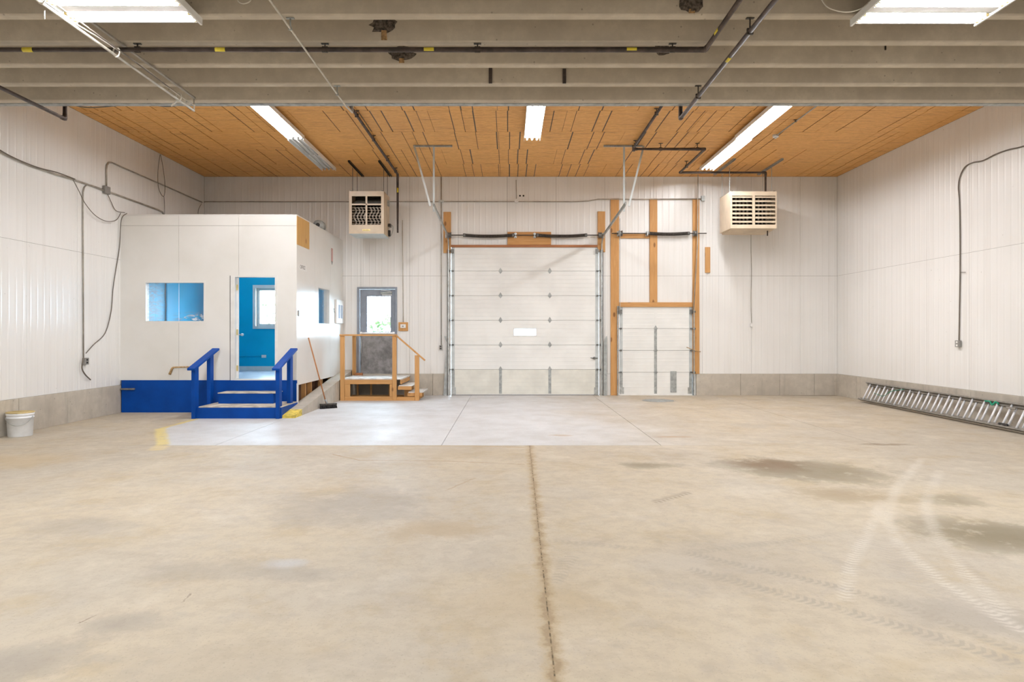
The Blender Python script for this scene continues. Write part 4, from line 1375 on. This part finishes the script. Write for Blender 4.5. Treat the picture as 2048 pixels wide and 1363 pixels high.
# cable tray beside the near lamp: two thin rails, cables and ties
tr = thing('cable_tray', 'pale double rail with loose cables and ties beside the six-tube lamp', 'cable tray', (-4.207, 9.1, H + 3.02))
zt = H + 2.98
MB().tube([(-4.207, 3.0, zt), (-4.207, 8.93, zt)], 0.014, 8).build('lower_rail', 'conduit2', tr)
MB().tube([(-4.207, 8.93, zt), (-4.207, 8.93, ZB + 0.0)], 0.009, 6).build('end_drop', 'conduit2', tr)
MB().beam((-4.245, 3.0, zt + 0.172), (-4.20, 8.93, zt + 0.172), 0.028, 0.02).build('upper_rail', 'conduit', tr)
MB().tube(smooth([(-4.30, 3.0, zt + 0.05), (-4.29, 5.5, zt + 0.03), (-4.21, 6.9, zt + 0.06), (-4.17, 7.6, zt + 0.06), (-4.19, 8.4, zt + 0.05), (-4.18, 8.9, zt + 0.06)]), 0.008, 6).build('cable', 'wirewhite', tr)
MB().tube(smooth([(-4.17, 3.0, zt + 0.05), (-4.18, 6.0, zt + 0.06), (-4.16, 7.5, zt + 0.045), (-4.20, 8.6, zt + 0.06), (-4.20, 8.9, zt + 0.07)]), 0.007, 6).build('cable', 'wire', tr)
for y in (6.0, 7.15, 8.5):
    MB().tube([(-4.20 + 0.035 * math.cos(a), y, zt + 0.035 + 0.05 * math.sin(a)) for a in [i * math.pi / 6 for i in range(12)]], 0.008, 6, closed=True).build('cable_tie', 'wirewhite', tr)
MB().tube([(-4.20, 8.5, zt + 0.0), (-4.27, 8.45, zt - 0.10)], 0.012, 6).build('loose_strap', 'wirewhite', tr)
MB().tube([(-4.31, 6.2, zt + 0.02), (-4.31, 6.2, zt - 0.06)], 0.006, 6).build('cable_end', 'wirewhite', tr)
MB().lathe([(0.028, -0.02), (0.028, 0.02)], (-4.20, 8.75, zt + 0.04), 12, 'x').build('pulley', 'wirewhite', tr)


def wire(label, pts, r=0.008, mat='wire', name='cable', cat='cable', group=None):
    return tag(MB().tube(smooth(pts), r, 6).build(name, mat), label, cat, group)


wire('thin dark cable sagging along the edge of the last concrete rib', [P(0, 207, 9.3), P(120, 207, 9.32), P(180, 215, 9.34), P(280, 208, 9.34), P(330, 213, 9.34), P(360, 210, 9.32), P(385, 204, 9.3)], 0.007)
wire('pale wire loop hanging from the ribs beside the bright six-tube lamp and gas pipes', [P(1640, -8, 6.3), P(1655, 14, 6.3), P(1690, 24, 6.3), P(1722, 17, 6.3), P(1745, -3, 6.3)], 0.006, 'wirewhite')
wire('small pale wire ring under the concrete ribs above the long pipe', [P(474, -6, 6.3), P(478, 4, 6.3), P(488, 7, 6.3), P(499, 3, 6.3), P(503, -6, 6.3)], 0.006, 'wirewhite')
wire('bent wire hook under the concrete rib beside the bright six-tube lamp', [P(1780, 87, 7.86), P(1772, 88, 7.84), P(1771, 100, 7.84)], 0.009, 'spring', 'wire_hook', 'hook')

# ---- on the bare side wall by the office
t = thing('wall_conduit', 'grey conduits meeting at a round box on the wall before the office', 'conduit', LW(213, 380))
cb = LW(213, 380, 0.035)
bxo = MB().box(cb.x - 0.03, cb.x + 0.03, cb.y - 0.08, cb.y + 0.08, cb.z - 0.07, cb.z + 0.07).build('junction_box', 'box', t, 0.008)
MB().tube([LW(213, 374), LW(213, 340), LW(214, 330), LW(218, 325), LW(224, 325), LW(260, 341), LW(404, 404)], 0.014, 8).build('upper_run', 'conduit', t)
MB().tube([LW(219, 384), LW(250, 395), LW(316, 419), LW(325, 424), LW(328, 431)], 0.017, 8).build('lower_run', 'conduit', t)
MB().tube([LW(208, 379), LW(182, 370), LW(174, 369), LW(169, 374), LW(166.5, 384), LW(166, 410), LW(167, 716)], 0.011, 8).build('drop_run', 'conduit', t)
MB().tube([LW(0, 303), LW(60, 331), LW(110, 348), LW(145, 358), LW(182, 371), LW(208, 381)], 0.016, 8).build('feed_run', 'conduit', t)
ob = LW(170, 722, 0.03)
t = thing('outlet_box', 'grey outlet box at the end of a conduit on the wall before the office', 'outlet', (ob.x, ob.y, ob.z - 0.06))
MB().box(ob.x - 0.025, ob.x + 0.03, ob.y - 0.04, ob.y + 0.07, ob.z - 0.06, ob.z + 0.06).build('box_body', 'box', t, 0.005)
for dz in (-0.025, 0.025):
    MB().box(ob.x + 0.03, ob.x + 0.034, ob.y - 0.005, ob.y + 0.035, ob.z + dz - 0.016, ob.z + dz + 0.016).build('socket', 'black', t)
MB().tube(smooth([LW(167, 715, 0.06), LW(164, 735, 0.05), LW(170, 748, 0.05), LW(181, 759, 0.03)]), 0.012, 6).build('cord_tail', 'wire', t)
ctop = Vector((XL + 0.10, YO - 0.05, ZO + 0.03))
wire('loose dark cable looping down from the conduit to the office corner', [LW(146, 359, .075), LW(158, 382, .07), LW(170, 406, .065), LW(190, 430, .06), LW(212, 442, .06), LW(232, 440, 0.06), ctop + Vector((-.05, -.02, 0))], 0.007, 'wire')
wire('second dark cable hanging from the round box to the office corner', [LW(215, 387, 0.04), LW(222, 403, 0.03), LW(232, 421, 0.03), ctop + Vector((.03, -.02, .01))], 0.007, 'wire')
wire('dark cable falling from the office corner to the outlet box', [ctop + Vector((.06, 0, 0)), Vector((XL + .06, YO - .07, ZO - .1)), LW(239, 494), LW(231, 544), LW(226, 578), LW(222, 624), LW(210, 666), LW(187, 689), LW(172, 706, 0.06)], 0.008, 'wire')
wire('bundle of thin dark wires running above the feed conduit on the side wall', [LW(0, 300, .05), LW(25, 314, .05), LW(55, 327, .05), LW(80, 336, .05), LW(115, 345, .05), LW(150, 358, .05)], 0.009, 'wire')
wire('loop of thin wire hanging from the strand board over the office', [LW(320, 309, .05), LW(316, 340, .05), LW(317, 375, .05), LW(327, 393, .05), LW(330, 372, .05), LW(326, 335, .05), LW(321, 309, .05)], 0.006, 'wire')
wire('wire tail hanging from the thin loop behind the office roof', [LW(328, 393, .05), LW(329, 410, .05), LW(329, 430, .05)], 0.006, 'wire')
wire('thin wire lying over the office roof edge near the room corner', [LW(403, 407, 0.08), LW(396, 425, 0.12), Vector((XL + 0.16, 15.9, ZO + 0.12)), Vector((XL + 0.20, 15.6, ZO + 0.030)), Vector((XL + 0.24, 15.2, ZO + 0.0285)), Vector((XL + 0.25, 14.9, ZO + 0.0285))], 0.006, 'wire')

# ---- on the back wall
t = thing('wall_conduit', 'long grey conduit along the back wall over both garage doors', 'conduit', BW(1033, 402))
MB().tube([BW(404, 404, .022), BW(412, 403, .022), BW(1150, 403, .022), BW(1176, 402, .022), BW(1196, 398, .05), BW(1403, 397.5, .05)], 0.013, 8).build('conduit_run', 'conduit', t)
q = BW(1033, 402)
MB().lathe([(0.05, -0.05), (0.052, -0.045), (0.052, 0.0)], (q.x, YB - 0.012, q.z), 16, 'y').build('round_box', 'white', t)
MB().tube([(q.x, YB - 0.03, q.z + 0.05), (q.x - 0.01, YB - 0.03, q.z + 0.52)], 0.009, 6).build('up_lead', 'conduit', t)
MB().box(BW(1402, 0).x, BW(1409, 0).x, YB - 0.07, YB - 0.012, BW(0, 402).z, BW(0, 392).z).build('end_box', 'galvlight', t)
for px in (1040, 1047):
    q = BW(px, 391)
    MB().lathe([(0.022, -0.004), (0.022, 0.0)], (q.x, YB - 0.003, q.z), 12, 'y').build('wall_hole', 'black', wall_back)
t = thing('wall_conduit', 'upright conduit with a double outlet beside the big garage door', 'conduit', BW(882.5, 697))
MB().tube([BW(882.5, 354, .03), BW(882.5, 690, .03)], 0.011, 8).build('conduit_run', 'conduit', t)
q = BW(882, 694)
MB().box(q.x - 0.04, q.x + 0.03, YB - 0.06, YB - 0.012, q.z - 0.06, q.z + 0.05).build('outlet_box', 'box', t, 0.004)
for dz in (-0.03, 0.02):
    MB().box(q.x - 0.025, q.x + 0.015, YB - 0.064, YB - 0.06, q.z + dz - 0.016, q.z + dz + 0.016).build('socket', 'black', t)
MB().box(q.x - 0.06, q.x + 0.07, YB - 0.055, YB - 0.012, BW(0, 404).z, BW(0, 400).z).build('coupling', 'galvlight', t)
t = thing('thermostat', 'small white thermostat on a square of pine beside the exit door', 'thermostat', BW(806.5, 662))
a, b = BW(797, 644), BW(816, 661.5)
MB().box(a.x, b.x, YB - 0.03, YB - 0.008, b.z, a.z).build('pine_plate', 'wood_z', t, 0.003)
MB().box(a.x + 0.05, b.x - 0.055, YB - 0.055, YB - 0.03, b.z + 0.075, a.z - 0.05).build('thermostat_body', 'paper', t, 0.006)
MB().box(a.x + 0.09, b.x - 0.10, YB - 0.057, YB - 0.055, b.z + 0.10, a.z - 0.085).build('display', 'box', t)
MB().tube([BW(805, 440, .02), BW(805.5, 520, .02), BW(806.5, 644, .02)], 0.009, 8).build('wire_lead', 'conduit2', t)
t = thing('heater_cord', 'thin cord with a small plug hanging from the louvred heater down the wall', 'cord', BW(1502, 655))
MB().tube(smooth([P(1502, 470, 15.7), P(1502, 500, 16.2), BW(1503, 540, .03), BW(1502, 600, .03), BW(1503, 645, .03)]), 0.008, 6).build('cord_run', 'conduit', t)
q = BW(1502.5, 649)
MB().box(q.x - 0.03, q.x + 0.03, YB - 0.05, YB - 0.012, q.z - 0.05, q.z + 0.03).build('plug_box', 'paper', t, 0.005)
# ---- on the other side wall
t = thing('wall_cable', 'dark cable curving down the side wall to a grey outlet above the ladder', 'cable', RW(1917, 690))
MB().tube(smooth([RW(2140, 262), RW(2048, 292), RW(2018, 299), RW(1992, 308), RW(1966, 321), RW(1946, 325), RW(1931, 333), RW(1921, 350), RW(1917, 372), RW(1919, 405), RW(1920, 470), RW(1920, 540), RW(1919, 620), RW(1918, 682)]), 0.011, 8).build('cable_run', 'wire', t)
q = RW(1917, 687, .03)
MB().box(q.x - 0.03, q.x + 0.018, q.y - 0.055, q.y + 0.055, q.z - 0.06, q.z + 0.06).build('outlet_box', 'box', t, 0.004)
for dz in (-0.028, 0.028):
    MB().box(q.x - 0.034, q.x - 0.03, q.y - 0.02, q.y + 0.02, q.z + dz - 0.016, q.z + dz + 0.016).build('socket', 'paper', t)
MB().tube([RW(1920, 544), RW(1931, 544, .05)], 0.006, 6).build('cable_clip', 'wire', t)

# ================================================================== OFFICE FITTINGS
sd = XO + 0.001
t = thing('office_sign', 'white paper sign with black lettering taped to the office side wall', 'sign', OS(606, 540))
y0, y1, z0, z1 = 13.09, 13.57, 2.775, 2.90
MB().box(sd, sd + 0.002, y0, y1, z0, z1).build('sign_paper', 'paper', t)
text('OFFICE', (sd + 0.003, y0 + 0.03, z0 + 0.03), 0.105, math.pi / 2, 'ink', t)
t = thing('pencil_sign', 'faded red pencil-shaped strip pointing down on the office side wall', 'sign', OS(664, 528))
MB().box(sd, sd + 0.006, 15.43, 15.56, 3.20, 3.46).build('pencil_shaft', 'pink', t)
MB().box(sd, sd + 0.006, 15.43, 15.56, 3.462, 3.50).build('pencil_eraser', 'pink', t)
MB().prism([(sd, 15.43, 3.198), (sd, 15.56, 3.198), (sd, 15.495, 3.12)], (0.006, 0, 0)).build('pencil_point', 'box', t)
tag(MB().box(sd, sd + 0.012, YO - 0.005, 13.70, 3.25, ZO - 0.01).build('plywood_patch', 'plywood'), 'square plywood patch at the top corner of the white office', 'board')
t = thing('wall_cabinet', 'white framed box with two grey glass strips on the office side wall', 'cabinet', (XO, 16.1, 1.77))
c0, c1 = 15.75, 16.44
MB().box(sd, sd + 0.05, c0, c1, 1.77, 2.33).build('cabinet_frame', 'white', t, 0.008)
for a, b in ((c0 + 0.14, c0 + 0.30), (c0 + 0.38, c0 + 0.54)):
    MB().box(sd + 0.05, sd + 0.054, a, b, 1.89, 2.21).build('glass_strip', 'gpanel', t)
tag(MB().tube([(sd + 0.005, 15.62, 2.10), (sd + 0.03, 15.60, 2.10), (sd + 0.03, 15.60, 2.03), (sd + 0.03, 15.66, 2.02), (sd + 0.005, 15.70, 2.02)], 0.006, 6).build('wall_hook', 'galvdull'), 'small metal hook on the office side wall beside the white box', 'hook')
tag(MB().box(sd, sd + 0.02, 13.0, 13.05, 1.86, 1.98).build('latch_plate', 'galvdull', None, 0.004), 'small grey latch on the office side wall near its front corner', 'latch')
t = thing('blower_motor', 'greasy grey metal motor with a round opening on top of the office', 'motor', (-4.35, 15.2, ZO + 0.02))
MB().box(-4.62, -4.20, 14.85, 15.45, ZO + 0.02, ZO + 0.05).build('motor_base', 'galvdark', t)
MB().lathe([(0.03, -0.16), (0.115, -0.15), (0.125, -0.06), (0.12, 0.1), (0.10, 0.14), (0.04, 0.15)], (-4.30, 15.22, ZO + 0.165), 18, 'y').build('motor_body', 'galvdull', t)
MB().lathe([(0.045, -0.012), (0.045, 0.0)], (-4.30, 15.06, ZO + 0.165), 16, 'y').build('round_opening', 'black', t)
MB().lathe([(0.03, -0.1), (0.08, -0.09), (0.085, 0.08), (0.03, 0.1)], (-4.52, 15.1, ZO + 0.13), 16, 'y').build('end_bell', 'galvdark', t)
a, b, c = P(340, 748, YO), P(345, 736, YO), P(388, 733, YO)
tag(MB().tube([(a.x, YO - 0.012, a.z), (b.x, YO - 0.012, b.z), (b.x + 0.03, YO - 0.012, b.z + 0.02), (c.x, YO - 0.012, c.z)], [0.026, 0.022, 0.015, 0.010], 8).build('pipe_sleeve', 'tan'), 'tan L-shaped pipe sleeve low on the office front beside the blue rail', 'pipe')
# inside the office
t = thing('office_conduit', 'blue painted conduit and small white outlet on the wall inside the office', 'outlet', (-6.0, YB - 0.05, 0.98))
MB().tube([(-6.9, YB - 0.05, 0.965), (-6.08, YB - 0.05, 0.965)], 0.012, 8).build('conduit_run', 'cyan', t)
MB().box(-6.08, -5.97, YB - 0.075, YB - 0.042, 0.93, 1.0).build('outlet_plate', 'paper', t, 0.004)
tag(MB().tube([(XL + 0.10, 14.48, ZF), (XL + 0.10, 14.48, ZO - 0.352)], 0.017, 8).build('office_pipe', 'cyan'), 'upright blue painted pipe seen through the office front window', 'pipe')
wire('dark cord hanging beside the blue pipe inside the office', [(XL + .11, 14.44, ZO - .4), (XL + .11, 14.40, 2.4), (XL + .11, 14.43, 2.1), (XL + .11, 14.38, 1.6)], 0.008, 'wire')
tag(MB().box(XL + 0.03, XL + 0.30, YO - 0.07, YO - 0.022, 0.44, 0.47).build('ledge_board', 'aludark'), 'small grey ledge board at the corner of the blue skirting', 'board')

# ================================================================== BLUE STEPS
st = thing('blue_steps', 'royal blue painted wooden steps with handrails at the office door', 'steps', (-4.85, 12.4, 0))
ls = MB().box(-5.645, -4.075, 11.98, YO - 0.022, 0.0, 0.196).build('lower_step', 'blue', st, 0.003)
MB().box(-5.56, -4.08, 11.975, YO - 0.024, 0.196, 0.214).build('tread', 'tread', ls, 0.003)
us = MB().box(-5.43, -4.40, 12.49, YO - 0.022, 0.214, 0.402).build('upper_step', 'blue', st, 0.003)
MB().box(-5.44, -4.36, 12.482, YO - 0.024, 0.402, 0.418).build('tread', 'tread', us, 0.003)
for x0, x1 in ((-5.67, -5.60), (-4.165, -4.095)):
    xm = (x0 + x1) / 2
    sl = (1.225 - 0.885) / (12.86 - 11.84)
    zr = lambda y: 0.885 + (y - 11.84) * sl
    for y0, y1 in ((11.93, 12.07), (12.54, 12.68)):
        zb = 0.0 if y0 < 12 or x0 > -5 else 0.196
        MB().prism([(x0, y0, zb), (x0, y1, zb), (x0, y1, zr(y1) - 0.02), (x0, y0, zr(y0) - 0.02)], (x1 - x0, 0, 0)).build('rail_post', 'blue', st, 0.003)
    MB().beam((xm, 11.84, 0.885), (xm, 12.86, 1.225), 0.135, 0.038).build('handrail', 'blue', st, 0.003)

# ================================================================== PINE LANDING
ld = thing('pine_landing', 'raw pine landing with rails and side steps at the steel exit door', 'landing', (-3.1, 15.8, 0))
ya, yb = 15.17, 16.44
MB().box(-3.80, -2.42, ya + 0.03, yb, 0.475, 0.505).build('deck_board', 'deck', ld, 0.003)
for n_, x0, x1, y0, y1, z0, z1, mt in (
        ('post', -3.825, -3.725, ya - 0.01, ya + 0.03, 0.0, 1.47, 'wood_z'), ('post', -2.640, -2.545, ya - 0.01, ya + 0.03, 0.0, 1.47, 'wood_z'),
        ('post', -3.825, -3.785, yb - 0.10, yb - 0.01, 0.505, 1.47, 'wood_z'), ('post', -3.782, -3.742, yb - 0.10, yb - 0.06, 0.505, 1.47, 'wood_z'),
        ('post', -2.13, -2.03, ya - 0.01, ya + 0.03, 0.0, 1.03, 'wood_z'),
        ('top_rail', -3.835, -2.535, ya - 0.03, ya + 0.07, 1.47, 1.508, 'wood_x'), ('side_rail', -3.835, -3.735, ya + 0.072, yb, 1.47, 1.508, 'wood_y'),
        ('rim_joist', -3.722, -2.642, ya - 0.005, ya + 0.03, 0.375, 0.473, 'wood_x'), ('rim_joist', -3.80, -3.76, ya + 0.032, yb, 0.375, 0.473, 'wood_y'), ('rim_joist', -2.47, -2.43, ya + 0.032, yb, 0.375, 0.473, 'wood_y'),
        ('sill_plate', -3.722, -2.642, ya - 0.005, ya + 0.03, 0.0, 0.095, 'wood_x'), ('sill_plate', -2.543, -2.132, ya - 0.005, ya + 0.03, 0.0, 0.085, 'wood_x'),
        ('stud', -3.720, -3.60, ya, ya + 0.03, 0.097, 0.373, 'wood_z'), ('stud', -2.70, -2.645, ya, ya + 0.03, 0.097, 0.373, 'wood_z'),
        ('stud', -3.30, -3.26, ya + 0.75, ya + 0.79, 0.0, 0.473, 'wood_z'), ('stud', -2.86, -2.82, ya + 0.75, ya + 0.79, 0.0, 0.473, 'wood_z'), ('stud', -3.62, -3.58, ya + 0.75, ya + 0.79, 0.0, 0.473, 'wood_z'),
        ('sleeper', -3.75, -2.5, ya + 0.74, ya + 0.80, 0.0, 0.06, 'wood_x'),
        ('foot_block', -3.74, -3.56, yb - 0.20, yb - 0.10, 0.505, 0.565, 'wood_dark')):
    MB().box(x0, x1, y0, y1, z0, z1).build(n_, mt, ld, 0.003)
for i, (x0, x1, zt_) in enumerate(((-2.52, -2.19, 0.345), (-2.30, -1.95, 0.195))):
    y0, y1 = ya + 0.035, ya + 1.0
    MB().box(x0 + 0.02, x1, y0, y1, zt_ - 0.02, zt_).build('tread', 'deck', ld, 0.002)
    MB().box(x0, x1 - 0.02, y0, y0 + 0.038, zt_ - 0.10, zt_ - 0.021).build('tread_bearer', 'wood_x', ld, 0.002)
    for y in (y0 + 0.3, y0 + 0.6, y1 - 0.06):
        MB().box(x0 + 0.10, x1 - 0.10, y, y + 0.038, 0.0, zt_ - 0.021).build('step_block', 'wood_z', ld, 0.002)
MB().beam((-2.575, ya + 0.01, 1.50), (-1.90, ya + 0.01, 0.915), 0.09, 0.03).build('sloping_handrail', 'wood_x', ld, 0.003)

# ================================================================== LOOSE THINGS
# push broom
b0 = Vector((-3.72, 13.62, 0.10))
b1 = Vector((XO + 0.03, 13.58, 1.44))
t = thing('push_broom', 'push broom with brown wooden handle leaning on the office side wall', 'broom', (b0.x, b0.y, 0))
MB().tube([b0, b1], 0.0135, 8).build('handle', 'broomwood', t)
hd = Vector((0.75, 0.55, 0)).normalized()
hc = Vector((-3.67, 13.60, 0))
MB().beam(hc - hd * 0.17 + Vector((0, 0, 0.085)), hc + hd * 0.17 + Vector((0, 0, 0.085)), 0.07, 0.03).build('head_block', 'spring', t)
mb = MB()
for i in range(14):
    for j in range(3):
        q = hc + hd * (-0.16 + 0.32 * i / 13) + Vector((-hd.y, hd.x, 0)) * (j - 1) * 0.022
        mb.tube([q + Vector((0, 0, 0.07)), q + Vector((random.uniform(-.012, .012), random.uniform(-.012, .012), 0.0))], [0.008, 0.013], 5)
br = mb.build('bristles', 'black', t)
br['kind'] = 'stuff'
MB().tube([b0 + Vector((-0.02, 0, 0.08)), b0 + Vector((0.03, 0, -0.02))], 0.02, 8).build('handle_socket', 'galvdull', t)
# pail
bk = G(37, 871)
bk.x = -7.275
t = thing('paint_pail', 'white plastic pail with yellowed lid by the concrete stem wall', 'pail', (bk.x, bk.y, 0))
MB().lathe([(0.150, 0.0), (0.155, 0.006), (0.168, 0.27), (0.175, 0.272), (0.175, 0.285), (0.170, 0.288), (0.170, 0.31), (0.177, 0.312), (0.177, 0.345)], (bk.x, bk.y, 0), 36).build('pail_body', 'pail', t)
MB().lathe([(0.174, 0.3455), (0.182, 0.349), (0.182, 0.358), (0.165, 0.361), (0.16, 0.352)], (bk.x, bk.y, 0), 36).build('lid', 'brass', t)
an0 = math.atan2(-bk.y, -bk.x)
hw = [(bk.x + 0.186 * math.cos(an0 - 1.35 + 2.3 * f), bk.y + 0.186 * math.sin(an0 - 1.35 + 2.3 * f), 0.30 - 0.13 * math.sin(math.pi * f) ** 0.8) for f in [i / 16 for i in range(17)]]
MB().tube(hw, 0.004, 6).build('wire_handle', 'galv', t)

# extension ladder lying on its side against the stem wall
t = thing('extension_ladder', 'aluminium extension ladder lying on its side against the concrete stem wall', 'ladder', (7.85, 14.9, 0))
y1, ln = 14.92, 6.1
bx0, tx, tz = 7.87, 8.055, 0.375
dn = Vector((tx - bx0, 0, tz)).normalized()           # across the ladder, up the lean
nn = Vector((-dn.z, 0, dn.x))                             # out of its face, towards the room
wl_ = math.hypot(tx - bx0, tz)
tl = Vector((-0.02, -1, 0)).normalized()
org = Vector((bx0, y1, 0.035))
for sec, (w0, w1, dep) in enumerate(((0.0, wl_ - 0.02, 0.0), (0.035, wl_ - 0.055, 0.075))):
    off = nn * (0.035 - dep * 0.0) if sec == 0 else nn * (-0.012)
    for wpos, nm in ((w0, 'lower_rail'), (w1, 'upper_rail')):
        a = org + dn * wpos + off
        mb = MB().beam(a, a + tl * ln, 0.004, 0.07, nn)
        for s in (-1, 1):
            mb.beam(a + nn * s * 0.035 + dn * 0.01, a + nn * s * 0.035 + dn * 0.01 + tl * ln, 0.024, 0.004, nn)
        mb.build(nm, 'aludark', t)
    for k in range(20):
        a = org + tl * (0.15 + 0.305 * k + sec * 0.055) + off
        MB().tube([a + dn * w0, a + dn * w1], 0.017, 8).build('rung', 'rung', t)
a = org + tl * 3.95 + dn * (wl_ - 0.03)
MB().tube(smooth([a + nn * .05 + tl * -.12, a + nn * .06, a + nn * .055 + tl * .08 - dn * .05, a + nn * .06 + tl * .14 + dn * .01, a + nn * .05 + tl * .2 - dn * .02]), 0.016, 6).build('rope_knot', 'green', t)
MB().tube(smooth([org + tl * 0.5 + dn * 0.2 + nn * .06, org + tl * 0.9 + dn * .17 + nn * .06, org + tl * 1.1 + dn * .30 + nn * .06, org + tl * 1.5 + dn * .38 + nn * .06]), 0.005, 5).build('rope', 'green', t)
MB().beam(org + tl * 4.35 + dn * 0.33 + nn * .05, org + tl * 4.55 + dn * 0.33 + nn * .05, 0.03, 0.02, nn).build('rung_lock', 'aludark', t)
MB().beam(org + tl * 4.35 + dn * 0.05 + nn * .05, org + tl * 4.55 + dn * 0.05 + nn * .05, 0.03, 0.02, nn).build('rung_lock', 'black', t)

# round cover in the floor
q = G(1316, 800.5)
t = thing('floor_cover', 'round worn metal cover set in the floor before the small garage door', 'cover', (q.x, q.y, 0.0))
mb = MB()
n = 36
for r0, r1 in ((0.36, 0.40),):
    for i in range(n):
        a, b = 2 * math.pi * i / n, 2 * math.pi * (i + 1) / n
        mb.quad((q.x + r0 * math.cos(a), q.y + r0 * math.sin(a), 0.003), (q.x + r1 * math.cos(a), q.y + r1 * math.sin(a), 0.003), (q.x + r1 * math.cos(b), q.y + r1 * math.sin(b), 0.003), (q.x + r0 * math.cos(b), q.y + r0 * math.sin(b), 0.003))
mb.build('cover_rim', 'base', t)
MB().lathe([(0.355, 0.0), (0.355, 0.0035), (0.02, 0.004)], (q.x, q.y, 0), 36).build('cover_disc', 'galvdull', t)

# ================================================================== OUTSIDE
struct(MB().box(-40, 40, YB + 0.23, 70, -0.25, -0.05).build('ground_outside', 'outground'))
rnd = random.Random(3)
for i, (x, y, r) in enumerate(((-7.5, 25, 1.5), (-4.6, 27, 1.3), (-9.5, 30, 2.0))):
    mb = MB()
    for k in range(420):
        v = Vector((rnd.gauss(0, 1), rnd.gauss(0, 1), rnd.gauss(0, 1))).normalized() * r * rnd.uniform(0.55, 1.0)
        c = Vector((x, y, r * 0.9)) + v
        u = Vector((rnd.uniform(-1, 1), rnd.uniform(-1, 1), rnd.uniform(-1, 1))).normalized() * 0.16
        w_ = Vector((rnd.uniform(-1, 1), rnd.uniform(-1, 1), rnd.uniform(-1, 1))).normalized() * 0.12
        mb.quad(c - u, c + w_, c + u, c - w_)
    t = thing('garden_bush', ('leafy bush outside the office window', 'leafy bush outside the glazed exit door', 'larger leafy bush far beyond the office window')[i], 'bush', (x, y, -0.05))
    mb.build('foliage', 'leaf', t)
    MB().tube([(x, y, -0.05), (x, y, r)], 0.06, 6).build('stem', 'brown', t)
